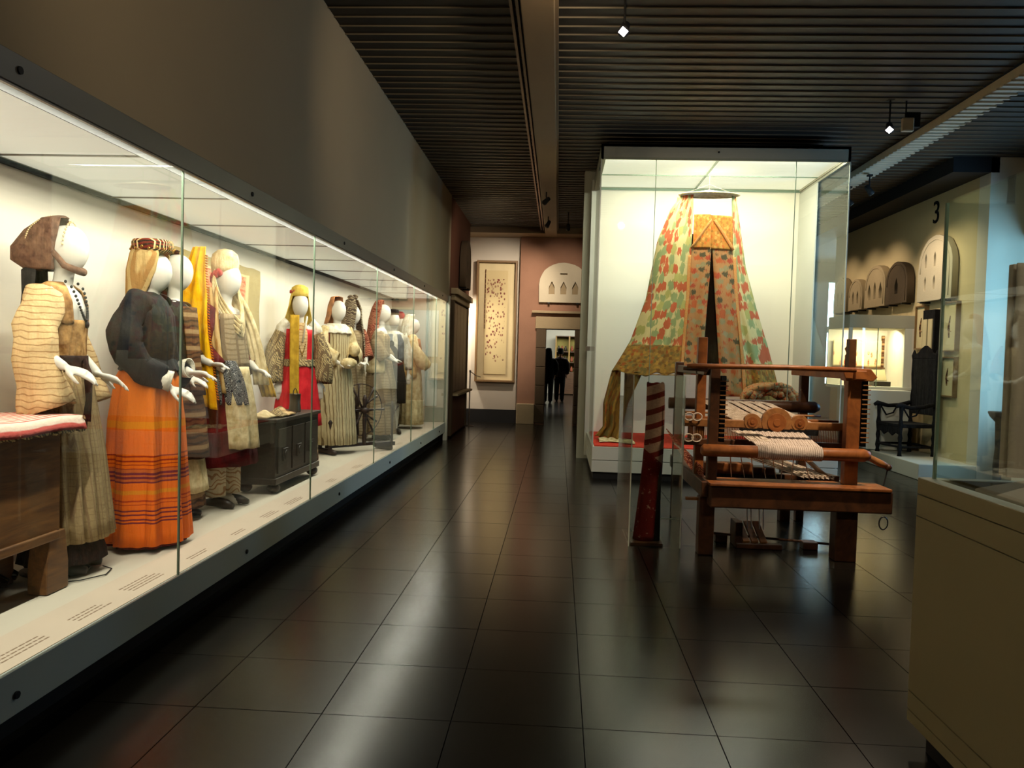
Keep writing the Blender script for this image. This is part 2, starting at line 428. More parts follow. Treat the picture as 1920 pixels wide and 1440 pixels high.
g = G(); g.box(-.055, .055, -.05, .0, -.065, .065); obj('lens', g, 'duct', t, bevel=.01)
g = G(); g.box(.0, .13, .0, .05, -.01, .13); g.tube([(-.0, .02, .06), (0, .02, .25)], .008, 8); obj('shade', g, 'black', t)
spotlight((3.24, 5.72, 3.70), (2.0, 3.0, 1.0), 'lit spotlight at the upper right edge of the picture', 14, NEUT, 80, drop=.3)

# =================================================================== LONG LEFT SHOWCASE
case = thing('display_case', 'long built-in glass showcase of dressed mannequins along the left wall', 'showcase', (0, 0, 0))
Y0, Y1 = -1.0, 12.45
g = G(); g.box(-2.75, XL - .012, Y0, Y1, .24, .29); obj('platform', g, 'case_floor', case)
g = G(); g.box(XL - .25, XL - .014, Y0, Y1, .2905, .2935); obj('caption_strip', g, 'case_floor2', case)
g = G(); g.box(XL - .012, XL + .008, Y0, Y1 + .06, .137, .292); obj('lower_fascia', g, 'case_front', case, bevel=.002)
g = G(); g.box(XL - .012, XL + .010, Y0, Y1 + .06, 2.245, 2.346); obj('upper_fascia', g, 'case_top', case, bevel=.002)
g = G(); g.box(XL - .010, XL + .004, Y0, Y1, 2.236, 2.245); obj('chrome_trim', g, 'track', case)
g = G(); g.box(-2.75, -2.72, Y0, Y1, .29, 2.33); obj('back_panel', g, 'case_back', case)
g = G(); g.box(-2.75, XL, Y1, Y1 + .05, .29, 2.33); obj('end_panel', g, 'grey', case)
g = G(); g.box(-2.6, -1.95, Y1 - .012, Y1 - .002, .55, 1.25); g.box(-2.6, -1.95, Y1 - .012, Y1 - .002, 1.35, 2.1); obj('end_panel_moulding', g, 'case_front', case, bevel=.008)
g = G(); g.box(XL - .03, XL + .03, Y1, Y1 + .11, .0, 2.345); obj('end_post', g, 'case_white', case)
g = G(); g.box(-2.74, -2.72 + .022, Y0, Y1, 2.262, 2.285); obj('painted_shadow_line', g, 'black', case)  # black strip standing in for the shadow line atop the back wall
y = -1.345 + .975; pan = jn = None
while y < Y1 - .1:
    if pan is None:
        g = G(); g.box(-2.68, -1.945, .008, .967, 2.284, 2.30); pan = o = obj('light_panel', g, 'lightpanel', case)
        g = G(); g.box(-2.70, -1.945, -.008, .008, 2.278, 2.30); jn = p = obj('panel_joint', g, 'track', case)
    else:
        o = pan.copy(); COL.objects.link(o); o.parent = case; p = jn.copy(); COL.objects.link(p); p.parent = case
    o.location = (0, y, 0); p.location = (0, y, 0)
    if y + .975 > Y1: o.scale = (1, (Y1 - y) / .975, 1)
    y += .975
g = G(); g.box(-1.945, -1.940, Y0, Y1, 2.266, 2.305); obj('added_tube_baffle', g, 'black', case)  # added black lip keeping the tube's glare off the diffuser panels
g = G(); g.box(-2.75, XL - .03, Y0, Y1, 2.305, 2.33); obj('case_roof', g, 'case_white', case)
joints = [-1.0, 1.6, 3.62, 5.62, 7.6, 9.55, 11.3, Y1]
for a, b in zip(joints, joints[1:]):
    g = G(); g.box(XL - .006, XL + .0, a + .003, b - .003, .20, 2.262); obj('glass_pane', g, 'glass', case)
    g = G(); g.box(XL - .008, XL + .002, b - .004, b + .004, .20, 2.25); obj('pane_joint', g, 'glassedge', case)
for y in (2.48, 4.42, 6.35, 8.3, 10.2, 11.8):
    for z in (.205, 2.295):
        g = G(); g.tube([(XL + .008, y, z), (XL + .016, y, z)], .013, 12, up=(0, 0, 1)); g.cur = 0; obj('lock', g, 'black', case, smooth=False)
# captions printed on the platform edge
for y, L, n_ in ((2.45, .34, 3), (2.95, .22, 3), (3.35, .28, 4), (3.9, .2, 2), (4.45, .18, 2), (4.95, .24, 3), (5.4, .3, 3), (6.4, .2, 3), (7.2, .26, 3), (8.3, .2, 2), (9.2, .26, 3)):
    g = G()
    for k in range(n_):
        x = XL - .075 - k * .022; yy = y
        while yy < y + L * random.uniform(.8, 1):
            wd = random.uniform(.012, .035); g.box(x - .0035, x + .0035, yy, yy + wd, .2935, .2942); yy += wd + .007
    obj('caption', g, 'ink', case)

# wall rug
def rug_mat():
    n = NT('rug_olive_salmon'); uv = n.coord('UV'); s = n.xyz(uv); f = n.noise(uv, 30, 4)
    ol = n.mix(f, S(150, 130, 84), S(184, 166, 116)); sal = n.mix(n.ramp(n.noise(uv, 22, 4, .7), [(.42, BLACK), (.56, (1, 1, 1, 1))]), S(200, 96, 66), S(226, 158, 118))
    du = n.math('ABSOLUTE', n.math('SUBTRACT', s[0], .5)); dv = n.math('ABSOLUTE', n.math('SUBTRACT', s[1], .5))
    inn = n.math('MULTIPLY', n.math('LESS_THAN', du, .30), n.math('LESS_THAN', dv, .36))
    inn2 = n.math('MULTIPLY', n.math('LESS_THAN', du, .34), n.math('LESS_THAN', dv, .39))
    c = n.mix(inn2, ol, S(214, 190, 140)); c = n.mix(inn, c, sal); n.out(c, .95, 0, .1); n.bump(n.noise(uv, 160, 3), .5, .004); return n.m
M['rug'] = rug_mat()
t = thing('wall_rug', 'olive hanging rug with salmon patterned centre on the showcase back wall', 'rug', (-2.71, 6.05, 1.79))
g = G(); g.grid(lambda u, v: (.004 * sin(9 * v + 7 * u) + .006, -.79 + 1.58 * u, -.31 + .62 * v + .004 * sin(30 * u)), 30, 16); obj('field', g, 'rug', t, solid=.008)
g = G()
for k in range(60): g.tube([(.006, -.79 + .01 * (k % 2), -.31 + .0104 * k), (.004, -.815, -.312 + .0104 * k)], .003, 4)
obj('fringe', g, cloth('fringe_brown', S(90, 60, 40)), t)['kind'] = 'stuff'
# =================================================================== FIGURES
def mthing(*a):
    t = thing(*a); t.scale = (.9, .84, 1); return t
def hand_geo(g, w0, d, nrm, side, s=1.0, curl=.35):
    "palm and five fingers from the wrist w0 along d; nrm = back of the hand; side = thumb side sign"
    w0, d, nrm = Vector(w0), Vector(d).normalized(), Vector(nrm); nrm = (nrm - d * nrm.dot(d)).normalized(); q = d.cross(nrm) * side
    P = lambda a, b, c: w0 + (d * a + q * b + nrm * c) * s
    g.tube([P(-.02, 0, 0), P(.015, 0, 0), P(.05, .002, 0), P(.088, .0, -.002)], [.021 * s, .024 * s, .034 * s, .034 * s], 10, (.42, 1), up=nrm)
    for k, (off, L) in enumerate(((.027, .068), (.009, .078), (-.009, .072), (-.026, .056))):
        c1 = curl * (1 + .25 * k)
        a = P(.075, off, -.002); b = a + (d * cos(c1 * .4) - nrm * sin(c1 * .4) + q * off * 2) * L * .45 * s
        c = b + (d * cos(c1) - nrm * sin(c1)) * L * .32 * s; e = c + (d * cos(c1 * 1.6) - nrm * sin(c1 * 1.6)) * L * .26 * s
        g.tube([a, b, c, e], [.0088 * s, .0082 * s, .0074 * s, .0052 * s], 6)
    g.tube([P(.015, .022, -.004), P(.04, .046, -.010), P(.064, .056, -.020), P(.082, .058, -.028)], [.011 * s, .010 * s, .009 * s, .006 * s], 6)

def body(t, H=1.70, arms=None, legs=False, m='mann', voxel=.008, head_turn=(0, 0), torso=1.0, face=False, hs=1.0, bottom=.8):
    g = G(); k = H / 1.70
    for z, rx, ry in [(0, 0, 0)]: pass
    prof = [(bottom, .11, .15), (.95, .115, .16), (1.05, .095, .125), (1.18, .105, .145), (1.29, .115, .17), (1.36, .085, .17), (1.40, .055, .09)]
    g.rings([[(rx * k * cos(2 * pi * i / 20) + .0, ry * k * sin(2 * pi * i / 20), z * k) for i in range(20)] for z, rx, ry in prof])
    g.tube([(0, 0, 1.34 * k), (.01, 0, 1.42 * k), (.022 + head_turn[0] * .3, 0, 1.50 * k)], [.062 * k, .05 * k, .05 * k], 14)
    hx = .032 + head_turn[0]; q1, q2 = 1 / t.scale[0], 1 / t.scale[1]
    g.rings([[(hx + (.092 * sin(a) + .012 * (1 - cos(a)) / 2) * cos(b) * k * q1, .074 * q2 * sin(a) * sin(b) * k * (1.0 + .12 * -cos(a)), (1.575 - .118 * cos(a)) * k) for b in [2 * pi * i / 22 for i in range(22)]]
             for a in [pi * (.03 + .94 * j / 14) for j in range(15)]])
    if face:
        g.tube([(hx + .085, 0, 1.60 * k), (hx + .112, 0, 1.56 * k)], [.008, .014], 6)
        for sy in (-1, 1): g.ball((hx - .005, .075 * sy, 1.57 * k), .02, .008, .03, 8, 6)
    arms = arms or DEF_ARMS
    for sgn, (sh, el, wr, hd) in ((-1, arms[0]), (1, arms[1])):
        A = [Vector((p[0], p[1] * sgn, p[2])) * k for p in (sh, el, wr)]
        mid1 = A[0].lerp(A[1], .5); mid2 = A[1].lerp(A[2], .45)
        g.tube([A[0] + Vector((0, -sgn * .05, 0)), A[0], mid1, A[1], mid2, A[2]], [.055, .052, .043, .037, .036, .022], 12)
        if hd: 
            dd = Vector((hd[0], hd[1] * sgn, hd[2])); nn = Vector((hd[3], hd[4] * sgn, hd[5])); hand_geo(g, A[2], dd, nn, -sgn * hd[6], 1.0 * hs)
    if legs:
        for sy in (-1, 1):
            g.tube([(0, .085 * sy, .88 * k), (.01, .09 * sy, .7 * k), (.015, .085 * sy, .48 * k), (-.01, .085 * sy, .33 * k), (-.01, .08 * sy, .09 * k)], [.085, .075, .052, .052, .034], 12)
            g.tube([(-.05, .08 * sy, .035), (0, .08 * sy, .045), (.08, .09 * sy, .03), (.15, .095 * sy, .02)], [.028, .038, .034, .018], 10)
    o = obj('body', g, m, t, smooth=True); fuse(o, voxel); return o
DEF_ARMS = [((0, .17, 1.345), (-.04, .235, 1.08), (.17, .17, .98), (1, -.2, -.35, 0, .3, 1, 1))] * 2

def rr(a, amp, kk, ph, rnd): return 1 + amp * (cos(kk * a + ph) * .6 + cos((kk * 1.0 + 3) * a + ph * 2.3 + rnd) * .3 + cos(kk * 2 * a + ph * 1.7) * .22)
def loftz(prof, n=72, amp0=0.0, amp1=.06, k=13, seed=0, xoff=None, arc=None):
    "garment as rings from top to bottom. prof: (z, cx, rx, ry)"
    r = random.Random(seed); ph, rn = r.random() * 6, r.random() * 6; g = G(); R = []
    # refine
    P = []
    for i in range(len(prof) - 1):
        a, b = prof[i], prof[i + 1]
        for j in range(5): P.append(tuple(a[q] + (b[q] - a[q]) * (j / 5) for q in range(4)))
    P.append(prof[-1])
    for i, (z, cx, rx, ry) in enumerate(P):
        f = i / (len(P) - 1); amp = amp0 + (amp1 - amp0) * f; ring = []
        for q in range(n + (1 if arc else 0)):
            a = 2 * pi * q / n if not arc else arc[0] + (arc[1] - arc[0]) * q / n
            m = rr(a, amp, k, ph + .5 * f, rn); ring.append((cx + rx * m * cos(a), ry * m * sin(a), z + .004 * cos(k * a + ph) * f))
        R.append(ring)
    g.rings(R, cap=False, closed=not arc); return g
def skirt(t, name, m, prof, **k):
    lab = k.pop('label', None); g = loftz(prof, **k); o = obj(name, g, m, t, smooth=True, solid=.006, label=lab); return o
def sleeve(t, m, pts, rad, name='sleeve', fl=(1, 1), wr=.012, seed=1, sgns=(-1, 1), label=None, up=(0, 0, 1)):
    out = []
    for sg in sgns:
        P = [Vector((p[0], p[1] * sg, p[2])) for p in pts]; Q = []; Rr = []
        for i in range(len(P) - 1):
            for j in range(4): Q.append(P[i].lerp(P[i + 1], j / 4)); Rr.append(rad[i] + (rad[i + 1] - rad[i]) * j / 4)
        Q.append(P[-1]); Rr.append(rad[-1])
        g = G(); g.tube(Q, Rr, 24, fl, up=up, cap=False)
        g.v = [tuple(Vector(v) + Vector((mnoise.noise(Vector(v) * 8 + Vector((seed, sg, 0))), mnoise.noise(Vector(v) * 8 + Vector((5, seed, sg))), 0)) * wr * 1.6) for v in g.v]
        out.append(obj(name, g, m, t, smooth=True, solid=.006, label=label))
    return out
def veil(t, m, prof, opening=50, name='headscarf', n=48, amp=.03, k=9, seed=2, label=None, lower_open=None):
    "cloth round the head, open at the face. prof: (z, cx, rx, ry)"
    r = random.Random(seed); ph = r.random() * 6; P = []
    for i in range(len(prof) - 1):
        for j in range(4): P.append(tuple(prof[i][q] + (prof[i + 1][q] - prof[i][q]) * j / 4 for q in range(4)))
    P.append(prof[-1]); R = []
    for i, (z, cx, rx, ry) in enumerate(P):
        f = i / (len(P) - 1); op = radians(opening if lower_open is None else opening + (lower_open - opening) * f)
        if i < 3: op *= i / 3 * .6 + .05
        ring = []
        for q in range(n + 1):
            a = op + (2 * pi - 2 * op) * q / n; mm = 1 + amp * f * (cos(k * a + ph) + .5 * cos(k * 1.7 * a))
            ring.append((cx + rx * mm * cos(a), ry * mm * sin(a), z))
        R.append(ring)
    g = G(); g.rings(R, cap=False, closed=False); return obj(name, g, m, t, smooth=True, solid=.006, label=label)
def feet(t, m='shoe', x=.02, sep=.09, z=.0):
    for sy in (-1, 1):
        g = G(); g.tube([(x - .09, sep * sy, z + .03), (x, sep * sy, z + .04), (x + .09, sep * sy * 1.1, z + .032), (x + .16, sep * sy * 1.15, z + .022)], [.024, .036, .036, .018], 12)
        obj('shoe', g, m, t, smooth=True)
def stand(t, r=.14, x=0):
    g = G(); g.lathe([(r, 0), (r, .008), (r * .9, .014), (.012, .016), (.012, .75)], (x, 0, 0), 28); obj('stand', g, 'steel', t, smooth=False)
def necklace(t, m, z0, z1, rx=.1, ry=.1, x0=.06, n=26, r=.007):
    g = G()
    for i in range(n):
        a = -1 + 2 * i / (n - 1); s_ = 1 - a * a
        g.ball((x0 + rx * s_ ** .5, ry * a, z0 - (z0 - z1) * s_), r, r, r, 6, 4)
    g.ball((x0 + rx + .004, 0, z1 - .02), r * 1.6, r * 1.6, r * 2.4, 6, 4)
    obj('necklace', g, m, t, smooth=True)

# --- garment materials
def stripes_z(name, base, stops, hi=None, foldn=20, hmax=1.1):
    n = NT(name); s = n.xyz(n.coord()); f = n.math('DIVIDE', s[2], hmax)
    f = n.math('ADD', f, n.math('MULTIPLY', n.math('SUBTRACT', n.noise(n.coord(), 6, 2), .5), .006))
    c = n.ramp(f, stops, True); k = n.noise(n.map(n.coord(), (1, 1, .15)), 16, 5, .6)
    c = n.mix(n.math('MULTIPLY', k, .2), c, hi or (.02, .01, .0, 1)); n.out(c, .75, 0, .2)
    folds(n, n.noise(n.coord(), 110, 3), .3, .003, 14, .05, 1.3); return n.m
OR, PU, YE_, DO = S(250, 116, 14), S(128, 40, 54), S(240, 146, 24), S(232, 90, 10)
st = [(0, DO), (.015, OR)]
def band(z, w, c, back=OR): return [(z / 1.1, c), ((z + w) / 1.1, back)]
for z in (.155, .175, .20, .222): st += band(z, .009, PU)
for z in (.255, .275): st += band(z, .006, S(190, 60, 20))
st += [(.31 / 1.1, YE_), (.335 / 1.1, OR)]
for z in (.37, .392, .415): st += band(z, .012, PU, S(214, 104, 40))
for z in (.445, .465, .485, .51): st += band(z, .006, S(170, 50, 20))
st += [(.66 / 1.1, YE_), (.70 / 1.1, S(240, 124, 26))]
M['orange'] = stripes_z('orange_skirt_cloth', OR, st)
def stripe_tex(name, a, b, scale=(1, 1, 40), dist=.0, cut=.8, wv='Z', second=None, ns=20):
    n = NT(name); v = n.coord(); f = n.wave(v, scale, dist, wv); m_ = n.ramp(f, [(cut - .08, BLACK), (cut + .05, (1, 1, 1, 1))])
    c = n.mix(n.noise(v, ns, 5, .6), tuple(x * .55 for x in a[:3]) + (1,), a); c = n.mix(m_, c, b)
    if second:
        f2 = n.wave(v, second[1], .6, second[2]); c = n.mix(n.ramp(f2, [(.8, BLACK), (.9, (1, 1, 1, 1))]), c, second[0])
    n.out(c, .9, 0, .12); folds(n, n.noise(v, 100, 3), .4, .004); return n.m
M['robe1'] = stripe_tex('beige_crinkled_stripe', S(228, 194, 142), S(160, 124, 84), 11, 4.0, .93)
M['robe1b'] = stripe_tex('beige_plaid_gown', S(186, 160, 116), S(154, 130, 94), 9, 3, .96, 'Z', (S(146, 120, 88), 17, 'Y'))
M['bod1'] = cloth('ochre_bodice', S(200, 156, 98), S(120, 80, 42), scale=14)
M['brownscarf'] = cloth('brown_scarf', S(120, 88, 68), S(82, 56, 44), scale=30)
M['darkveil'] = cloth('dark_veil', S(52, 48, 44), S(30, 28, 26))
M['belt'] = cloth('dark_belt_cloth', S(56, 34, 30), S(24, 16, 16), scale=40)
M['jacket'] = cloth('charcoal_navy_jacket', S(48, 46, 42), S(18, 20, 28), scale=5)
M['goldveil'] = stripe_tex('gold_beige_veil', S(214, 180, 120), S(160, 120, 70), 8, 2, .8, 'Y')
M['hatred'] = stripe_tex('beaded_red_hat', S(120, 40, 30), S(28, 20, 18), 14, 6, .5, 'Z', (S(220, 190, 130), 20, 'Y'))
M['cream'] = cloth('cream_linen', S(226, 208, 164), S(176, 152, 104), scale=16)
M['whitecl'] = cloth('white_linen', S(232, 226, 210), S(190, 180, 156), scale=16)
M['yellow'] = cloth('yellow_silk', S(250, 196, 12), S(226, 150, 6), scale=10)
M['yellow2'] = cloth('mustard_gauze', S(214, 172, 66), S(160, 124, 40), scale=16)
M['ywveil'] = cloth('pale_yellow_veil', S(236, 210, 110), S(206, 170, 70), scale=14)
M['maroon'] = cloth('maroon_cloth', S(104, 22, 24), S(58, 12, 14), scale=8)
M['red'] = cloth('bright_red_silk', S(224, 44, 52), S(176, 22, 32), scale=7, rough=.5)
M['patt'] = stripe_tex('knotted_patterned_sleeve', S(206, 180, 128), S(96, 82, 64), 22, 8, .62, 'DIAGONAL', (S(110, 90, 66), 11, 'X'))
M['embr'] = stripe_tex('embroidered_black_blue', S(34, 38, 52), S(170, 168, 160), 26, 30, .82, 'Z')
M['brownap'] = stripe_tex('brown_apron_weave', S(110, 74, 48), S(60, 40, 30), 9, 5, .7, 'Z', (S(150, 120, 84), 3, 'Z'))
M['lace'] = stripe_tex('dark_lace_veil', S(78, 70, 60), S(170, 152, 120), 12, 14, .75, 'Z')
M['redveil'] = stripe_tex('brick_red_printed_veil', S(128, 52, 38), S(190, 130, 100), 16, 16, .8, 'Z')
M['tweed'] = stripe_tex('taupe_woven_gown', S(172, 150, 116), S(128, 108, 78), 9, 3, .8, 'Z', (S(120, 100, 74), 3, 'Y'))
M['greyvest'] = cloth('grey_waistcoat', S(128, 132, 136), S(92, 96, 100))
M['blackcl'] = cloth('black_cloth', S(26, 25, 26), S(12, 12, 12))
M['redcap'] = cloth('crimson_felt', S(150, 36, 48), S(120, 24, 36))
M['rose'] = cloth('rose_flower_cloth', S(206, 96, 86), S(150, 50, 50), scale=50)
M['trous'] = stripe_tex('white_embroidered_trousers', S(210, 192, 160), S(150, 112, 76), 9, 14, .8, 'Z')

ZP = .294
# ---- 1: brown scarf, beige striped robe
t = mthing('mannequin', 'mannequin in brown headscarf and beige striped robe behind the brown wooden chest', 'mannequin', (-2.40, 3.60, ZP), radians(10))
a1 = [((0, .17, 1.345), (-.05, .25, 1.10), (.13, .26, 1.01), (1, -.15, -.30, 0, .3, 1, 1)), ((0, .17, 1.345), (-.02, .22, 1.08), (.16, .10, .97), (1, .2, -.3, 0, .3, 1, 1))]
body(t, 1.68, a1, voxel=.006, hs=1.15)
skirt(t, 'gown', 'robe1b', [(1.03, 0, .11, .14), (.9, 0, .15, .19), (.6, .0, .20, .24), (.17, .02, .23, .27)], k=19, amp1=.12, amp0=.03, n=120, seed=4)
skirt(t, 'underskirt', 'belt', [(.25, 0, .17, .2), (.1, .02, .20, .23), (.06, .02, .2, .23)], k=11, amp1=.08, seed=9)
skirt(t, 'bodice', 'bod1', [(1.22, .0, .125, .165), (1.12, 0, .115, .15), (1.01, 0, .112, .145)], k=20, amp0=.01, amp1=.05, seed=5)
g = loftz([(1.395, -.01, .05, .09), (1.365, -.01, .095, .165), (1.30, -.005, .125, .185), (1.2, 0, .126, .172)], n=60, k=17, amp0=0, amp1=.02, arc=(radians(34), radians(326)))
obj('robe_shoulders', g, 'bod1', t, smooth=True, solid=.008)
g = loftz([(1.0, 0, .14, .19), (.75, -.02, .18, .23), (.55, -.03, .20, .26)], n=60, k=9, amp0=.02, amp1=.05, arc=(radians(75), radians(285)), seed=3)
obj('robe_back', g, 'robe1', t, smooth=True, solid=.008)
sleeve(t, 'robe1', [(-.01, .15, 1.35), (-.03, .225, 1.18), (-.01, .25, .98), (.05, .25, .80)], [.078, .09, .10, .125], fl=(1, .85), seed=3, wr=.022, up=(1, 0, 0))
skirt(t, 'belt', 'belt', [(1.05, 0, .125, .16), (.98, 0, .13, .165)], amp1=.02, k=9)
g = G(); g.tube([(.13, -.03, 1.02), (.17, -.07, .95), (.18, -.09, .84), (.17, -.1, .74)], [.03, .04, .03, .045], 10, (1, .4)); obj('belt_sash', g, 'belt', t, smooth=True)
veil(t, 'brownscarf', [(1.715, -.0, .02, .02), (1.70, -.02, .075, .06), (1.64, -.05, .13, .088), (1.56, -.08, .165, .095), (1.50, -.085, .16, .09), (1.455, -.06, .11, .075)], 60, amp=.02, seed=1)
veil(t, 'darkveil', [(1.50, -.10, .03, .04), (1.45, -.12, .07, .07), (1.34, -.12, .06, .09), (1.2, -.14, .05, .10)], 70, name='back_veil', amp=.05)
g = G(); g.tube([(-.01, -.078, 1.54), (.05, -.085, 1.475), (.10, -.04, 1.455), (.115, 0, 1.45), (.10, .04, 1.455), (.05, .085, 1.475)], [.014, .017, .018, .018, .018, .016], 10); obj('chin_wrap', g, 'brownscarf', t, smooth=True)
g = G()
for i in range(26):
    a = pi * (.5 - .75 * i / 25); g.ball((-.03 - .115 * sin(1.9 * i / 25), -.086 * sin(min(1.2, i / 12)), 1.715 - .20 * (i / 25) ** 1.6), .005, .005, .005, 5, 3)
for i in range(20):
    a = pi * i / 19; g.ball((.045 + .012 * sin(a), .098 * cos(a), 1.575 + .115 * sin(a)), .006, .006, .006, 5, 3)
obj('scarf_beads', g, 'cream', t)
necklace(t, 'black', 1.40, 1.22, .075, .08, .055, 30, .008); stand(t, .17, -.02)
feet(t)
# ---- 2: orange skirt
t = mthing('mannequin', 'mannequin in orange pleated skirt and dark jacket nearest the first glass joint', 'mannequin', (-2.28, 4.18, ZP), radians(6))
a2 = [((0, .17, 1.345), (-.03, .25, 1.06), (.20, .16, .92), (1, -.1, -.30, 0, .3, 1, 1)), ((0, .17, 1.345), (-.02, .25, 1.08), (.22, .16, 1.0), (1, -.1, -.05, 0, .3, 1, 1))]
body(t, 1.63, a2, voxel=.006, hs=1.15)
skirt(t, 'skirt', 'orange', [(1.02, 0, .12, .15), (.93, 0, .17, .21), (.7, .0, .20, .25), (.35, .01, .215, .275), (.035, .02, .23, .30)], k=9, amp0=.04, amp1=.14, n=140, seed=12)
skirt(t, 'skirt_hem', 'maroon', [(.045, .02, .21, .275), (.02, .02, .212, .28)], k=9, amp0=.13, amp1=.14, seed=12, n=140)
skirt(t, 'jacket', 'jacket', [(1.40, -.01, .06, .085), (1.36, -.01, .10, .17), (1.28, 0, .14, .20), (1.12, .01, .15, .18), (1.03, .01, .145, .175), (.97, .01, .17, .20)], k=7, amp0=.01, amp1=.03, seed=8)
sleeve(t, 'jacket', [(0, .14, 1.36), (-.03, .23, 1.24), (-.03, .275, 1.1), (.06, .22, .98), (.16, .17, .935)], [.078, .085, .088, .08, .064], fl=(1, 1), seed=8, wr=.022, up=(1, 0, 0), name='jacket_sleeve')
for sg in (-1, 1):
    g = G(); g.tube([(.14, .175 * sg, .935 if sg < 0 else .98), (.20, .155 * sg, .915 if sg < 0 else .985)], [.045, .055], 14, cap=False); obj('cuff', g, 'whitecl', t, smooth=True, solid=.008)
veil(t, 'goldveil', [(1.685, .01, .02, .02), (1.675, 0.01, .09, .08), (1.61, .015, .125, .108), (1.52, -.005, .125, .105), (1.44, -.03, .10, .095), (1.38, -.05, .08, .085)], 52, amp=.03, name='veil')
g = G(); g.lathe([(.085, -.015), (.098, 0), (.10, .04), (.092, .055), (.05, .062), (.01, .063)], (0.02, 0, 1.635), 28, 1.22, 1.15); ht = obj('hat', g, 'hatred', t, smooth=True)
g = G()
for i in range(18):
    a = 2 * pi * i / 18; g.ball((.02 + .124 * cos(a), .116 * sin(a), 1.635 + .01 * (i % 2)), .009, .009, .009, 6, 4)
obj('hat_coins', g, 'brass', ht); g = G(); g.tube([(-.07, -.03, 1.4), (-.08, -.06, 1.30)], [.03, .02], 8); obj('hair_bun', g, 'goldveil', t, smooth=True)
feet(t)
# ---- 3: behind the second, dark red-brown apron
t = mthing('mannequin', 'mannequin half hidden behind the orange skirt, in dark jacket and brown woven apron', 'mannequin', (-2.47, 4.82, ZP), radians(0))
body(t, 1.70, a2, voxel=.008)
skirt(t, 'underskirt', 'cream', [(.9, 0, .17, .2), (.4, .0, .21, .25), (.18, .02, .22, .28)], k=12, amp1=.05, seed=21)
skirt(t, 'apron', 'brownap', [(1.03, .02, .13, .16), (.7, .02, .2, .25), (.40, .03, .225, .27)], k=9, amp1=.04, seed=22)
skirt(t, 'hem_cloth', 'brownap', [(.2, .01, .2, .25), (.08, .02, .21, .26)], k=12, amp1=.05, seed=23)
skirt(t, 'jacket', 'jacket', [(1.40, -.01, .06, .085), (1.36, -.01, .10, .17), (1.28, 0, .13, .19), (1.12, .01, .14, .17), (.97, .01, .16, .19)], k=7, amp0=.01, amp1=.03, seed=8)
sleeve(t, 'brownap', [(0, .14, 1.36), (-.03, .23, 1.24), (-.03, .265, 1.1), (.10, .21, 1.0)], [.07, .09, .09, .07], seed=2, up=(1, 0, 0))
veil(t, 'darkveil', [(1.72, .0, .02, .02), (1.71, 0, .07, .06), (1.64, -.03, .11, .085), (1.52, -.06, .10, .095), (1.36, -.06, .10, .13), (1.1, -.07, .11, .17)], 78, amp=.04)
g = loftz([(1.36, .02, .13, .18), (1.2, .03, .14, .18), (1.0, .05, .14, .17), (.8, .06, .17, .19)], arc=(radians(-38), radians(38)), n=30, k=9, amp0=.0, amp1=.04); obj('embroidered_shawl', g, 'brownap', t, smooth=True, solid=.008)
feet(t)
# ---- 4: yellow scarf
t = mthing('mannequin', 'mannequin with long yellow silk scarf and maroon coat in front of the wall rug', 'mannequin', (-2.34, 5.28, ZP), radians(-12))
a4 = [((0, .17, 1.345), (-.03, .25, 1.08), (.15, .2, .95), None), ((0, .17, 1.345), (-.02, .25, 1.08), (.2, .16, .96), (1, -.1, -.2, 0, .3, 1, 1))]
body(t, 1.70, a4, voxel=.008, legs=True)
skirt(t, 'coat', 'maroon', [(1.30, 0, .13, .185), (1.05, 0, .14, .18), (.8, .0, .19, .25), (.30, .0, .25, .32)], k=8, amp1=.05, seed=31)
g = loftz([(1.34, .01, .125, .19), (1.15, .02, .14, .19), (.98, .03, .16, .2)], arc=(radians(-60), radians(60)), n=40, k=9, amp1=.03); obj('grey_bodice', g, 'tweed', t, smooth=True, solid=.008)
g = loftz([(.98, .05, .16, .17), (.7, .07, .2, .2), (.42, .09, .21, .2)], arc=(radians(-72), radians(10)), n=30, k=11, amp1=.08, seed=6); obj('cream_apron', g, 'cream', t, smooth=True, solid=.008)
for sy in (-1, 1):
    g = G(); g.tube([(0, .10 * sy, .5), (0, .10 * sy, .3), (0.01, .10 * sy, .08)], [.085, .088, .08], 20, cap=False); obj('trouser_leg', g, 'trous', t, smooth=True, solid=.006)
sleeve(t, 'maroon', [(0, .14, 1.36), (-.03, .23, 1.24), (-.03, .265, 1.1), (.10, .22, .96)], [.07, .085, .09, .08], seed=2, up=(1, 0, 0))
g = G(); g.lathe([(.104, -.03), (.108, 0), (.112, .05), (.10, .10), (.06, .13), (.01, .14)], (.005, 0, 1.655), 28, 1.0, .86); obj('turban', g, 'cream', t, smooth=True)
g = G()
for k in range(9):
    a = -1.5 - 1.2 * k / 8; g.ball((.105 * cos(a) + .02, .098 * sin(a), 1.62 - .006 * k + .014 * (k % 2)), .022, .02, .024, 8, 5)
obj('rose_headband', g, 'rose', t, smooth=True)
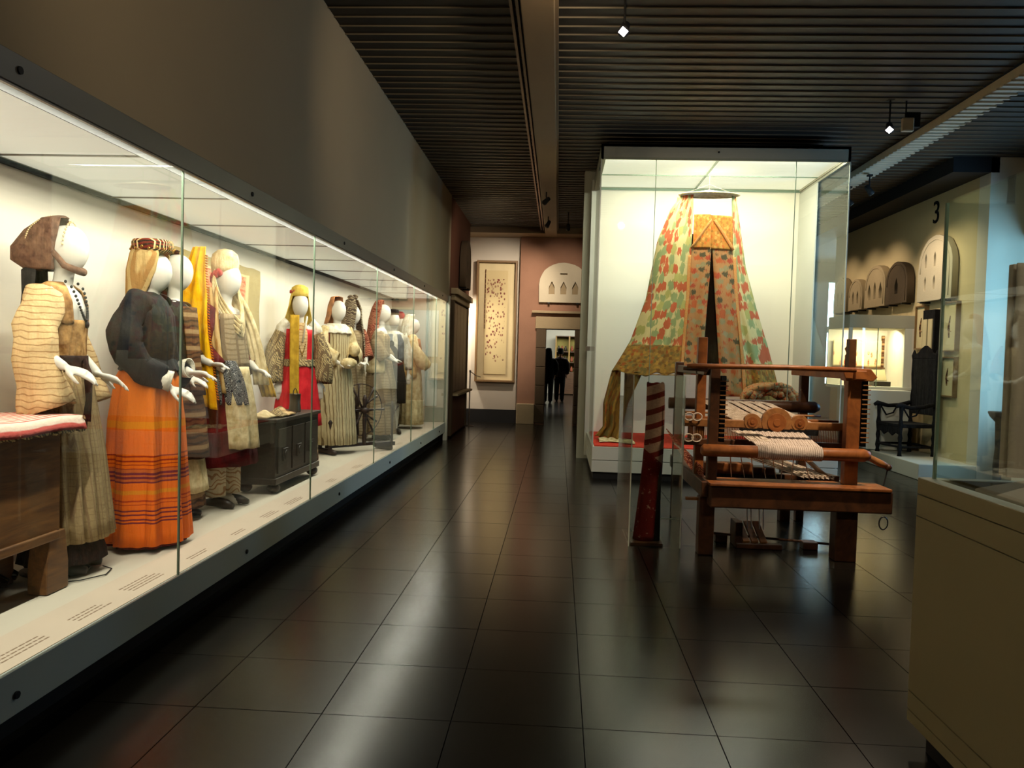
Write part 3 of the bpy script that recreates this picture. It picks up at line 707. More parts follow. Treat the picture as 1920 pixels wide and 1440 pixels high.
# yellow scarf hanging at the near side of the head
def yf(u, v):
    wdt = .12 + .16 * min(1, v * 3) - .04 * max(0, v - .7) * 3
    x = -.10 + (u - .5) * wdt + .12 * v * v + .05 * v; z = 1.79 - 1.06 * v
    y = -.175 - .16 * sin(min(1, v * 1.6) * pi / 2) + .014 * sin(u * 17 + v * 3) - .02 * v
    return (x, y, z - .05 * abs(u - .3) * (1 if v > .97 else 0))
g = G(); g.grid(yf, 24, 40); ys_ = obj('yellow_scarf', g, 'yellow', t, smooth=True, solid=.005)
g = G()
for k in range(54):
    x, y, z = yf(1, .06 + .92 * k / 54); g.tube([(x, y, z), (x + .022, y - .004, z - .006)], .0045, 5)
obj('scarf_fringe', g, cloth('orange_fringe', S(206, 110, 16)), ys_)['kind'] = 'stuff'
def drape(p0, p1, p2, wd, name, m, n=20, fold=.012, seed=0, parent=None, thick=.008, tw=(0, 0)):
    p0, p1, p2 = Vector(p0), Vector(p1), Vector(p2); wd = Vector(wd)
    def fn(u, v):
        p = p0 * (1 - v) ** 2 + p1 * 2 * v * (1 - v) + p2 * v * v
        q = wd * (1 + tw[0] * v); s_ = sin(u * 19 + seed + v * 2) * fold
        nn = (p2 - p0).cross(wd).normalized(); return tuple(p + q * (u - .5) + nn * s_)
    g = G(); g.grid(fn, 16, n); return obj(name, g, m, parent or t, smooth=True, solid=thick)
drape((-.03, -.10, 1.60), (.02, -.17, 1.40), (.17, -.02, 1.24), (0.0, 0.03, .09), 'neck_scarf', 'cream', seed=1)
drape((.03, .10, 1.56), (.10, .14, 1.40), (.17, -.02, 1.22), (0.0, -.03, .08), 'neck_scarf', 'cream', seed=2)
drape((-.04, -.13, 1.52), (.02, -.24, 1.2), (.10, -.20, .80), (.14, 0.02, 0), 'cream_veil', 'goldveil', seed=3)
drape((-.02, .13, 1.50), (.12, .24, 1.3), (.22, .20, .85), (.11, 0.04, 0), 'cream_veil', 'cream', seed=4)
drape((.0, .16, 1.36), (.10, .30, 1.1), (.22, .32, .76), (.10, 0.05, 0), 'yellow_veil', 'yellow2', seed=5)
drape((.10, -.18, 1.02), (.18, -.17, .92), (.20, -.14, .72), (.16, 0.14, 0), 'embroidered_kerchief', 'embr', seed=6)
feet(t)
# ---- 5: red dress
t = mthing('mannequin', 'mannequin in bright red dress with yellow headscarf behind the dark carved chest', 'mannequin', (-2.44, 7.15, ZP), radians(-58))
a5 = [((0, .17, 1.345), (-.0, .235, 1.06), (.06, .23, .84), (.15, 0, -1, 1, 0, 0, 1)), ((0, .17, 1.345), (-.0, .235, 1.06), (.06, .23, .84), (.15, 0, -1, 1, 0, 0, 1))]
body(t, 1.64, a5, voxel=.008, hs=1.2)
skirt(t, 'dress', 'red', [(1.30, 0, .12, .165), (1.05, 0, .115, .15), (.98, 0, .13, .165), (.75, .0, .17, .22), (.40, .0, .20, .27)], k=10, amp1=.06, seed=41, amp0=.01)
skirt(t, 'underskirt', 'cream', [(.6, 0, .14, .2), (.3, .0, .16, .22), (.1, .02, .17, .22)], k=14, amp1=.05, seed=42)
skirt(t, 'hem_band', 'brownap', [(.16, 0.01, .175, .225), (.07, .02, .18, .23)], k=14, amp0=.05, amp1=.05, seed=42)
for sg in (-1, 1):
    g = G(); g.tube([(-.0, .13 * sg, 1.37), (0, .20 * sg, 1.30), (.0, .215 * sg, 1.24)], [.05, .058, .062], 16); obj('white_sleeve', g, 'whitecl', t, smooth=True)
sleeve(t, 'patt', [(0, .20, 1.27), (0.0, .25, 1.12), (.02, .28, .95), (.04, .27, .80)], [.065, .09, .105, .10], seed=6, up=(1, 0, 0), wr=.01, name='patterned_sleeve')
g = loftz([(1.36, .0, .10, .13), (1.25, .005, .128, .165), (1.0, .01, .122, .15)], arc=(radians(-22), radians(22)), n=20, k=9, amp1=.01); obj('embroidered_front', g, 'robe1', t, smooth=True, solid=.008)
skirt(t, 'belt', 'patt', [(1.02, 0, .135, .172), (.955, 0, .150, .185)], amp1=.01, k=9)
veil(t, 'ywveil', [(1.695, .0, .02, .02), (1.685, 0, .08, .07), (1.61, -.01, .115, .095), (1.52, -.02, .115, .11), (1.42, -.04, .10, .14), (1.2, -.05, .12, .2), (1.0, -.05, .13, .24)], 50, amp=.04, lower_open=100)
g = G(); g.lathe([(.10, -.02), (.108, .02), (.10, .06), (.05, .085), (.01, .09)], (.005, 0, 1.63), 24, 1, .88); obj('yellow_cap', g, 'ywveil', t, smooth=True)
g = G()
for k in range(6): g.ball((.085 * cos(-.5 - .35 * k), .10 * sin(-.5 - .35 * k), 1.645 + .01 * (k % 2)), .013, .013, .013, 6, 4)
obj('flower_trim', g, 'rose', t, smooth=True)
g = G(); g.grid(lambda u, v: (.135 + .02 * v + .05 * max(0, v - .4) + .004 * sin(u * 9), -.135 + .10 * u, 1.43 - .83 * v), 8, 24); obj('scarf_end', g, cloth('mustard_scarf', S(196, 156, 50), S(160, 124, 36)), t, smooth=True, solid=.006)
necklace(t, 'brass', 1.38, 1.08, .075, .07, .07, 30, .006)
g = G(); g.tube([(.14, .05, 1.42), (.145, .0, 1.18)], [.025, .02], 8, (1, .4)); obj('neck_tassel', g, 'whitecl', t, smooth=True)
feet(t)
# ---- 6: cream dress with apron
t = mthing('mannequin', 'mannequin in cream gown with folded arms and orange scarf behind the spinning wheel', 'mannequin', (-2.42, 8.30, ZP), radians(-38))
a6 = [((0, .17, 1.345), (.02, .25, 1.10), (.2, .10, 1.0), (1, -.6, 0, 0, .3, 1, 1)), ((0, .17, 1.345), (.02, .25, 1.10), (.2, .10, 1.0), (.6, -1, 0, 0, .3, 1, 1))]
body(t, 1.66, a6, voxel=.009, hs=1.1)
skirt(t, 'gown', stripe_tex('cream_striped_gown', S(214, 198, 156), S(120, 100, 70), 9, 2, .88, 'Y'), [(1.36, -.01, .09, .165), (1.3, 0, .13, .185), (1.05, 0, .13, .165), (.8, .0, .18, .23), (.10, .02, .23, .29)], k=15, amp1=.06, seed=51, amp0=.01)
sleeve(t, 'cream', [(.0, .15, 1.35), (.0, .235, 1.18), (.08, .22, 1.06), (.2, .12, 1.02)], [.065, .09, .11, .07], seed=9, up=(1, 0, 0), name='sleeve')
veil(t, cloth('orange_tan_scarf', S(220, 150, 96), S(110, 84, 66), scale=7), [(1.70, .0, .02, .02), (1.69, 0, .08, .07), (1.6, -.02, .11, .088), (1.5, -.05, .10, .09), (1.4, -.07, .08, .12)], 62, amp=.03)
g = loftz([(1.40, 0, .08, .12), (1.36, 0, .12, .18), (1.30, .01, .145, .2)], n=50, k=12, amp1=.03); obj('collar_shawl', g, 'whitecl', t, smooth=True, solid=.01)
g = loftz([(1.30, .02, .13, .2), (1.12, .0, .15, .2)], n=20, arc=(radians(-110), radians(-58)), k=8, amp1=.03); obj('brown_panel', g, 'maroon', t, smooth=True, solid=.01)
g = G(); g.ball((.26, 0, .98), .07, .12, .06); g.ball((.24, .1, 1.12), .07, .07, .07); obj('bundle_of_cloth', g, 'cream', t, smooth=True)
# ---- 7: lace veil figure behind
t = mthing('mannequin', 'mannequin under a dark lace veil with bow, third row between cream gown and brick-red veil', 'mannequin', (-2.48, 9.15, ZP), radians(-35))
body(t, 1.66, a6, voxel=.01)
skirt(t, 'gown', 'tweed', [(1.36, -.01, .09, .165), (1.3, 0, .13, .185), (1.05, 0, .13, .165), (.8, .0, .18, .21), (.08, .02, .2, .24)], k=12, amp1=.05, seed=61)
veil(t, 'lace', [(1.74, .0, .02, .02), (1.72, 0, .09, .08), (1.62, 0.01, .13, .11), (1.5, -.0, .14, .13), (1.3, -.02, .16, .2), (1.0, -.02, .17, .24)], 12, amp=.07, lower_open=30, k=13)
g = G(); g.ball((.02, .03, 1.76), .05, .035, .03); g.ball((.02, -.05, 1.75), .05, .04, .03); g.ball((.02, 0, 1.75), .02); obj('bow', g, 'lace', t, smooth=True)
sleeve(t, 'redveil', [(.0, .15, 1.35), (.0, .235, 1.18), (.1, .22, 1.02)], [.07, .09, .08], seed=9, up=(1, 0, 0))
# ---- 8: brick red veil
t = mthing('mannequin', 'mannequin in brick-red printed veil and taupe woven gown, seen in profile', 'mannequin', (-2.26, 9.70, ZP), radians(2))
body(t, 1.72, a6, voxel=.009)
skirt(t, 'gown', 'tweed', [(1.36, -.01, .09, .165), (1.3, 0, .13, .185), (1.05, 0, .13, .165), (.8, .0, .18, .26), (.08, .02, .22, .33)], k=14, amp1=.05, seed=71)
skirt(t, 'apron', 'tweed', [(1.02, .03, .13, .16), (.7, .05, .18, .24), (.45, .05, .2, .27)], k=7, amp1=.03, seed=72)
veil(t, 'redveil', [(1.77, .0, .02, .02), (1.75, 0, .08, .07), (1.66, -.02, .11, .09), (1.52, -.05, .12, .11), (1.4, -.05, .13, .17), (1.22, -.05, .15, .21)], 66, amp=.04)
g = loftz([(1.34, .0, .13, .2), (1.1, -.02, .17, .22), (.85, -.02, .2, .27)], arc=(radians(-130), radians(-50)), n=30, k=8, amp1=.04); obj('shawl', g, 'cream', t, smooth=True, solid=.01)
sleeve(t, 'tweed', [(.0, .15, 1.35), (.0, .235, 1.18), (.1, .22, 1.02)], [.07, .09, .08], seed=9, up=(1, 0, 0)); feet(t)
# ---- 9: man in grey waistcoat
t = mthing('mannequin', 'mannequin in black cap, grey waistcoat and white shirt with black bag', 'mannequin', (-2.26, 10.45, ZP), radians(-62))
a9 = [((0, .18, 1.345), (-.02, .26, 1.08), (.05, .26, .85), (.15, 0, -1, 1, 0, 0, 1))] * 2
body(t, 1.66, a9, voxel=.009, legs=True, hs=1.1)
skirt(t, 'shirt', 'whitecl', [(1.40, 0, .065, .09), (1.36, 0, .10, .17), (1.25, 0, .125, .185), (1.0, 0, .12, .165)], k=8, amp1=.02, seed=81)
g = loftz([(1.36, 0, .11, .14), (1.25, 0, .135, .18), (1.0, 0, .135, .175)], arc=(radians(15), radians(345)), n=50, k=8, amp1=.01); obj('waistcoat', g, 'greyvest', t, smooth=True, solid=.012)
sleeve(t, 'whitecl', [(.0, .15, 1.35), (-.01, .235, 1.18), (0, .265, 1.05), (.04, .265, .88)], [.07, .08, .075, .06], seed=9, up=(1, 0, 0))
skirt(t, 'sash', 'maroon', [(1.03, 0, .13, .17), (.92, 0, .135, .175)], k=20, amp1=.02)
skirt(t, 'breeches', 'blackcl', [(.95, 0, .13, .18), (.7, 0, .18, .23), (.42, 0, .17, .22)], k=14, amp1=.06, seed=83)
g = G(); g.lathe([(.095, 0), (.10, .03), (.08, .07), (.03, .085), (.005, .086)], (.015, 0, 1.62), 20, 1.05, .88); obj('black_cap', g, 'blackcl', t, smooth=True)
g = G(); g.ball((.19, -.06, 1.08), .06, .10, .12); g.ball((.17, -.07, 1.22), .03, .04, .05); obj('black_bag', g, 'blackcl', t, smooth=True); feet(t)
# ---- 10: red cap
t = mthing('mannequin', 'mannequin in crimson cap and white shirt behind the grey waistcoat', 'mannequin', (-2.50, 12.02, ZP), radians(-55))
body(t, 1.68, a9, voxel=.01, legs=True)
skirt(t, 'shirt', 'whitecl', [(1.40, 0, .065, .09), (1.36, 0, .10, .17), (1.25, 0, .13, .19), (1.0, 0, .13, .17)], k=8, amp1=.02, seed=91)
skirt(t, 'breeches', 'blackcl', [(1.0, 0, .14, .18), (.7, 0, .18, .23), (.42, 0, .17, .22)], k=14, amp1=.06, seed=93)
sleeve(t, 'maroon', [(.0, .15, 1.35), (-.01, .235, 1.18), (0, .265, 1.05), (.04, .265, .88)], [.07, .08, .075, .06], seed=9, up=(1, 0, 0))
g = G(); g.lathe([(.098, -.02), (.10, .03), (.09, .08), (.05, .11), (.01, .115)], (.01, 0, 1.64), 20, 1.05, .9); obj('crimson_cap', g, 'redcap', t, smooth=True); feet(t)
# ---- 11: pale veil
t = mthing('mannequin', 'mannequin in pale draped veil and cream gown at the far end of the showcase', 'mannequin', (-2.18, 11.35, ZP), radians(18))
body(t, 1.62, a6, voxel=.01)
skirt(t, 'gown', 'cream', [(1.36, -.01, .09, .165), (1.3, 0, .13, .185), (1.05, 0, .13, .165), (.8, .0, .17, .24), (.06, .02, .2, .30)], k=14, amp1=.06, seed=101)
veil(t, 'whitecl', [(1.68, .0, .02, .02), (1.67, 0, .10, .09), (1.58, -.02, .13, .125), (1.48, -.04, .13, .13), (1.36, -.05, .14, .16)], 72, amp=.03)
g = loftz([(1.36, -.02, .13, .18), (1.1, -.04, .19, .24), (.75, -.02, .2, .27)], arc=(radians(60), radians(300)), n=50, k=8, amp1=.06, seed=5); obj('mantle', g, 'goldveil', t, smooth=True, solid=.01)
g = loftz([(1.32, .02, .12, .18), (.9, .05, .18, .22)], arc=(radians(-60), radians(-15)), n=20, k=8, amp1=.03); obj('brown_stole', g, cloth('tan_stole', S(166, 112, 72), S(110, 76, 48)), t, smooth=True, solid=.01)
sleeve(t, 'cream', [(.0, .15, 1.35), (.0, .235, 1.18), (.15, .22, 1.0), (.26, .2, .92)], [.07, .09, .10, .08], seed=9, up=(1, 0, 0))

# =================================================================== THINGS IN THE SHOWCASE
M['chestwood'] = wood('brown_chest_wood', S(128, 86, 42), S(84, 54, 28), 1, (8, 1, 8))
M['darkwood'] = wood('dark_carved_wood', S(64, 54, 42), S(34, 29, 24), 2, (8, 1, 8))
def rw_mat():
    n = NT('red_white_woven_cloth'); s = n.xyz(n.coord()); f = n.wave(n.coord(), 7.5, .6, 'X'); z = n.noise(n.coord(), 50, 4)
    c = n.mix(n.ramp(f, [(.45, BLACK), (.6, (1, 1, 1, 1))]), n.mix(z, S(224, 196, 176), S(240, 222, 204)), S(200, 92, 84)); n.out(c, .95, 0, .1); n.bump(z, .6, .006); return n.m
M['redwhite'] = rw_mat()
# brown chest
t = thing('wooden_chest', 'plain brown wooden chest on tapered legs at the left edge under the striped cloth', 'chest', (-2.38, 2.72, ZP))
g = G(); g.box(-.17, .17, -.62, .60, .27, .74); obj('box', g, 'chestwood', t, bevel=.006)
g = G(); g.box(-.165, .185, -.63, .58, .235, .275); obj('lower_rail', g, 'chestwood', t, bevel=.006)
g = G(); g.box(-.185, .20, -.65, .66, .74, .765); obj('lid', g, 'chestwood', t, bevel=.006)
for sx in (-1, 1):
    for y in (-.52, .58):
        g = G(); 
        g.prism([(-.05, .27), (.05, .27), (.075, .12), (.075, 0), (-.075, 0), (-.075, .12)], (sx * .175, y, 0), (sx * -.09, 0, 0), (0, 1, 0), (0, 0, 1)); obj('leg', g, 'chestwood', t, bevel=.004)
t = thing('striped_cloth', 'red and white striped woven cloth lying on the brown wooden chest', 'cloth', (-2.38, 2.72, ZP + .765))
def cf(u, v):
    x = -.20 + .46 * u; y = -.66 + 1.36 * v; z = .012 + .004 * sin(18 * v + 5 * u)
    if x > .205: z -= (x - .205) * 1.0; x = .205 + (x - .205) * .35
    return (x, y, z)
g = G(); g.grid(cf, 24, 50); obj('cloth_field', g, 'redwhite', t, smooth=True, solid=.012)
g = G()
for k in range(95): 
    y = -.65 + 1.34 * k / 94; g.ball((.222, y, -.045 + .004 * sin(k)), .007, .007, .010, 5, 4)
for k in range(24): g.ball((-.2 + .018 * k, .70, .004), .008, .008, .01, 5, 4)
obj('knotted_edge', g, 'patt', t)['kind'] = 'stuff'
# dark carved chest
def carved_chest(name, label, loc, L, D, Hh):
    t = thing(name, label, 'chest', loc)
    g = G(); g.box(-D / 2, D / 2, -L / 2, L / 2, .09, Hh - .03); obj('box', g, 'darkwood', t, bevel=.006)
    g = G(); g.box(-D / 2 - .01, D / 2 + .018, -L / 2 - .02, L / 2 + .02, Hh - .03, Hh); obj('lid', g, 'darkwood', t, bevel=.006)
    g = G(); g.box(-D / 2, D / 2 + .014, -L / 2 - .01, L / 2 + .01, .07, .12); obj('base_moulding', g, 'darkwood', t, bevel=.006)
    for k in range(3):
        a = -L / 2 + .05 + k * (L - .1) / 3; b = a + (L - .1) / 3 - .03
        g = G(); g.box(D / 2, D / 2 + .010, a, b, .15, Hh - .08); g.box(D / 2 + .008, D / 2 + .02, (a + b) / 2 - .05, (a + b) / 2 + .05, Hh * .5 - .05, Hh * .5 + .05); g.tube([(D / 2 + .005, (a + b) / 2, Hh * .5), (D / 2 + .026, (a + b) / 2, Hh * .5)], .035, 12); obj('carved_panel', g, 'darkwood', t, bevel=.004)
    for y in (-L / 2 + .06, L / 2 - .06):
        for x in (-D / 2 + .05, D / 2 - .03):
            g = G(); g.ball((x, y, .04), .05, .055, .04, 12, 8); obj('bun_foot', g, 'darkwood', t, smooth=True)
    return t
carved_chest('carved_chest', 'dark carved wooden chest between the maroon coat and the red dress', (-2.28, 6.27, ZP), 1.05, .30, .575)
t = thing('folded_textiles', 'pile of patterned folded textiles on the dark carved chest', 'textile', (-2.28, 6.0, ZP + .575))
for k, (x, y, r, m) in enumerate(((0, -.18, .13, 'cream'), (.05, -.0, .12, 'patt'), (.02, .2, .12, 'brownap'), (.08, .1, .09, 'robe1'))):
    g = G(); g.grid(lambda u, v: (x + (u - .5) * r * 1.6, y + (v - .5) * r * 2, .012 + .035 * sin(pi * u) * sin(pi * v) * (1 + .5 * sin(9 * u + 3 * v + k))), 12, 12); obj('folded_cloth', g, m, t, smooth=True, solid=.012)
t = thing('metal_pail', 'small grey metal pail with ring handle on the dark carved chest', 'pail', (-2.25, 6.52, ZP + .575))
g = G(); g.lathe([(.05, 0), (.052, .01), (.045, .08), (.047, .15), (.052, .155)], (0, 0, 0), 20); obj('vessel', g, plain('pewter', S(120, 110, 92), .4, .2, metal=.7), t, smooth=True)
g = G(); g.tube([(0, .05 * cos(a), .155 + .045 * sin(a)) for a in [pi * i / 10 for i in range(11)]], .004, 6); obj('handle', g, 'steel', t)
# small chest at the back
carved_chest('small_dark_chest', 'small dark chest in front of the man in the grey waistcoat', (-2.50, 11.10, ZP), .62, .3, .50)
t = thing('white_cloth_bundle', 'crumpled white cloth on the small dark chest', 'cloth', (-2.46, 10.98, ZP + .50))
g = G()
for k in range(8): g.ball((random.uniform(-.07, .09), random.uniform(-.15, .15), .025), .06, .07, .035, 10, 6)
fuse(obj('cloth', g, 'whitecl', t), .008)
# spinning wheel
M['wheelwood'] = wood('spinning_wheel_wood', S(58, 40, 32), S(28, 20, 17))
t = thing('spinning_wheel', 'dark wooden spinning wheel with radiating spokes on the showcase floor', 'spinning wheel', (-2.30, 8.36, ZP), radians(-40))
g = G(); g.bar((.0, -.26, .075), (0, .55, .075), .05, .035); obj('base_beam', g, 'wheelwood', t, bevel=.004)
for y, L in ((-.27, .20), (.5, .16)):
    g = G(); g.tube([(-L, y, .025), (-L * .7, y, .03), (L * .7, y, .03), (L, y, .025)], [.018, .03, .03, .018], 10); obj('foot', g, 'wheelwood', t, smooth=True)
for x in (-.10, .09):
    g = G(); g.lathe([(.018, 0), (.024, .05), (.014, .08), (.026, .14), (.016, .2), (.022, .3), (.03, .31), (.012, .34)], (x, -.27, .03), 12); obj('front_post', g, 'wheelwood', t, smooth=True)
for x in (-.075, .075):
    g = G(); g.lathe([(.02, 0), (.025, .1), (.016, .15), (.024, .25), (.018, .45), (.028, .5), (.012, .55)], (x, .18, .08), 12); obj('wheel_post', g, 'wheelwood', t, smooth=True)
g = G(); g.tube([(-.1, .18, .46), (.12, .18, .46)], [.03, .03], 14); obj('hub', g, 'wheelwood', t, smooth=True)
sp = None
for k in range(12):
    if sp is None:
        g = G(); g.tube([(0, 0, .02), (0, 0, .1), (0, 0, .18), (0, 0, .29)], [.008, .014, .009, .016], 8); sp = o = obj('spoke', g, 'wheelwood', t, smooth=True)
    else: o = sp.copy(); COL.objects.link(o); o.parent = t
    o.location = (.045 if k % 2 else -.045, .18, .46); o.rotation_euler = (2 * pi * k / 12, 0, 0)
g = G(); g.tube([(0, .18 + .29 * cos(a), .46 + .29 * sin(a)) for a in [2 * pi * i / 36 for i in range(37)]], .006, 6); obj('drive_cord', g, 'wheelwood', t)
g = G(); g.tube([(.16, .5, .02), (.16, .5, .46), (.15, .5, .56)], [.012, .014, .008], 10); g.tube([(.16, .5, .4), (.16, .58, .5)], .006, 6); obj('distaff', g, 'wheelwood', t, smooth=True)
g = G(); g.box(.1, .16, .28, .55, .055, .10); obj('spindle_rest', g, 'wheelwood', t, bevel=.004)
t = thing('floor_cable', 'thin dark cable curling on the showcase floor before the striped gown', 'cable', (-2.2, 3.5, ZP + .003))
g = G(); g.tube([(-.12, -.12, 0), (.0, -.05, 0), (.06, .06, 0), (.03, .16, 0), (-.04, .2, 0)], .003, 5); obj('cable', g, 'black', t)
t = thing('black_shoes', 'black clogs on the showcase floor beneath the brown wooden chest', 'shoes', (-2.58, 3.28, ZP), radians(20))
for s_ in (-1, 1):
    g = G(); g.tube([(-.11, .06 * s_, .04), (0, .06 * s_, .055), (.08, .06 * s_, .05), (.15, .06 * s_, .03)], [.03, .05, .045, .02], 12); obj('shoe', g, plain('black_leather%d' % s_, S(16, 16, 17), .2, .1), t, smooth=True)

# =================================================================== TALL BED-TENT SHOWCASE
t = tc = thing('tall_display_case', 'tall free-standing lit glass showcase holding the embroidered bed tent', 'showcase', (0, 0, 0))
X0, X1, YA, YB = .42, 3.22, 9.0, 10.78; ZB, ZF, ZT, ZTT = .08, .375, 3.69, 3.86
g = G(); g.box(X0 + .02, X1 - .02, YA + .03, YB, 0.0, ZB); obj('recessed_foot', g, 'black', t)
g = G(); g.box(X0, X1, YA, YB, ZB, .215); obj('base', g, 'case_white', t, bevel=.004)
g = G(); g.box(X0, X1, YA, YB, .222, ZF); obj('base', g, 'case_white', t, bevel=.004)
g = G(); g.box(X0 + .03, X1 - .03, YA + .03, YB - .02, ZF, ZF + .012); obj('red_floor', g, 'red_carpet', t)
g = G(); g.box(X0, X1, YA, YA + .03, ZT, ZTT); g.box(X0, X0 + .03, YA, YB, ZT, ZTT); g.box(X1 - .03, X1, YA, YB, ZT, ZTT); g.box(X0, X1, YA, YB, ZTT - .03, ZTT)
obj('top_fascia', g, 'grey', t)
g = G(); g.box(X0 + .1, X1 - .25, YA + .2, YB - .2, ZTT, ZTT + .07); obj('lamp_housing', g, 'black', t)
g = G(); g.box(X0, X1, YB - .03, YB, ZF, ZT + .1); obj('back_panel', g, plain('tent_case_back', S(236, 230, 210), .8, .02, 1), t)
g = G(); g.box(X1 - .035, X1 - .02, YB - .75, YB - .03, ZF, ZT); obj('side_panel', g, 'case_white', t)
for a, b in ((X0 + .03, 1.78), (1.80, X1 - .03)):
    for c, d in ((YA + .12, YA + .98), (YA + 1.0, YB - .06)):
        g = G(); g.box(a, b, c, d, ZT + .055, ZT + .07); obj('light_panel', g, 'tentpanel', t)
for x in (X0 + .03, X1 - .045):
    g = G(); g.box(x, x + .03, YA + .03, YB, ZT + .03, ZT + .056); obj('ceiling_rail', g, 'grey', t)
g = G(); g.box(X0 + .03, X1 - .03, YB - .05, YB - .03, ZT + .02, ZT + .05); g.box(X0 + .03, X1 - .03, YA + .98, YA + 1.0, ZT + .045, ZT + .055); g.box(1.775, 1.80, YA + .14, YB - .05, ZT + .045, ZT + .055); obj('panel_joint', g, 'glassedge', t)
for a, b in ((X0, 1.05), (1.05, 2.62), (2.62, X1)):
    g = G(); g.box(a + .002, b - .002, YA - .002, YA + .010, ZF - .01, ZT + .02); obj('glass_pane', g, 'glass', t)
    if b < X1: 
        g = G(); g.box(b - .003, b + .003, YA - .004, YA + .012, ZF, ZT); obj('pane_joint', g, 'glassedge', t)
for x in (X0, X1 - .01):
    g = G(); g.box(x, x + .010, YA + .012, YB - .03, ZF - .01, ZT); obj('side_glass', g, 'glass', t)
    g = G(); g.box(x, x + .012, YA - .003, YA + .012, ZF, ZT); obj('corner_joint', g, 'edge_light', t)
g = G(); g.box(X0 - .03, X0 + .012, YB - .06, YB, .06, ZTT - .02); obj('rear_post', g, 'case_white', t)
g = G(); g.box(X0 - .06, X0 + .0, YB - .30, YB - .24, 1.50, 1.56); obj('lock', g, 'track', t, bevel=.004)
g = G(); g.tube([(1.75, YA - .004, 3.78), (1.75, YA - .0, 3.78)], .012, 10); obj('lock', g, 'black', t)

# ---- the tent
def tent_mat(name, ground, cols, sx, sy, gap=.34, rnd=.35, dist=.12, line=None):
    n = NT(name); uv = n.coord('UV')
    d = n.new('ShaderNodeTexNoise'); n.l.new(uv, d.inputs['Vector']); d.inputs['Scale'].default_value = 26; d.inputs['Detail'].default_value = 2
    v0 = n.map(uv, (sx, sy, 1)); vm = n.new('ShaderNodeVectorMath', operation='MULTIPLY_ADD'); n.l.new(d.outputs['Color'], vm.inputs[0]); vm.inputs[1].default_value = (dist * 2,) * 3; n.l.new(v0, vm.inputs[2])
    vo = n.voro(vm.outputs[0], 1.0, rnd); vo.distance = 'EUCLIDEAN'
    sep = n.new('ShaderNodeSeparateColor'); n.l.new(vo.outputs['Color'], sep.inputs[0])
    k = len(cols); c = n.ramp(sep.outputs[0], [(i / k, cols[i]) for i in range(k)], True)
    msk = n.ramp(vo.outputs['Distance'], [(gap, BLACK), (gap + .05, (1, 1, 1, 1))])
    c = n.mix(msk, c, ground); f = n.noise(uv, 70, 3, .7)
    c = n.mix(n.math('MULTIPLY', f, .5), c, tuple(x * .45 for x in ground[:3]) + (1,))
    if line:
        dd = n.math('ABSOLUTE', n.math('SUBTRACT', n.xyz(uv)[0], line[0])); c = n.mix(n.math('LESS_THAN', dd, line[1]), c, line[2])
    n.out(c, .85, 0, .1); n.bump(f, .4, .01); return n.m
CR, RD, GN, OC = S(222, 200, 140), S(196, 74, 44), S(140, 156, 104), S(190, 140, 62)
M['tent_l'] = tent_mat('tent_leaf_embroidery', CR, [RD, GN, RD, S(176, 170, 96), GN, CR, RD, GN], 7.5, 27, .58, .6, .5)
M['tent_r'] = tent_mat('tent_leaf_embroidery_right', CR, [RD, GN, RD, S(176, 170, 96), GN, CR, RD, GN], 4, 27, .58, .6, .5)
M['tent_low'] = tent_mat('tent_golden_embroidery', S(160, 122, 60), [S(150, 104, 50), S(128, 84, 40), OC, S(120, 104, 60), S(176, 84, 40)], 20, 9, .52, .8, .6)
M['tent_door'] = tent_mat('tent_door_embroidery', S(186, 132, 84), [S(176, 66, 44), S(60, 70, 52), S(150, 140, 100), S(190, 90, 50), S(160, 150, 110)], 3.0, 24, .46, .7, .55)
M['tent_gable'] = tent_mat('tent_gable_embroidery', S(196, 132, 60), [S(206, 108, 48), S(160, 110, 50), S(214, 160, 84)], 13, 8, .42, .8, .4)
M['tent_band'] = cloth('tent_border_band', S(206, 120, 62), S(190, 150, 90), scale=60)
M['tent_in'] = cloth('dark_tent_interior', S(50, 34, 22), S(32, 22, 15))
tn = thing('bed_tent', 'bell-shaped embroidered red green and cream bed tent with dark door slit', 'tent', (1.80, 9.92, .387))
TZ = 3.45 - .387
def prof_l(z):   # left half width at world height z (above case floor)
    P = [(3.02, .37), (2.9, .45), (2.51, .60), (1.78, .72), (1.24, .90), (.83, 1.13), (.45, 1.22), (.0, 1.22)]
    return interp(P, z)
def prof_r(z):
    P = [(3.02, .36), (2.2, .50), (1.68, .65), (1.22, .80), (.63, .97), (.0, 1.0)]
    return interp(P, z)
def interp(P, z):
    if z >= P[0][0]: return P[0][1]
    for a, b in zip(P, P[1:]):
        if z >= b[0]: f = (a[0] - z) / (a[0] - b[0]); return a[1] + (b[1] - a[1]) * f
    return P[-1][1]
def door_l(z): return interp([(3.02, .20), (2.4, .225), (1.8, .24), (1.0, .30), (.3, .34)], z)
def door_r(z): return interp([(3.02, .28), (2.4, .29), (1.8, .33), (1.0, .40), (.3, .45)], z)
def dep(xn): return -.62 * sqrt(max(0, 1 - xn * xn * .98))
def surf(x, z, ph=0, amp=1.0):
    hw = prof_r(z) if x > 0 else prof_l(z); xn = max(-1, min(1, x / hw)); lo = max(0, (2.6 - z) / 2.6)
    s_ = hw / 1.2; y = dep(xn) * (s_ * .9 + .12) + amp * .035 * lo * sin(xn * 24 + ph) + amp * .02 * lo * sin(xn * 41 + z * 2) * (1 - abs(xn) * .4)
    return (x, y, z)
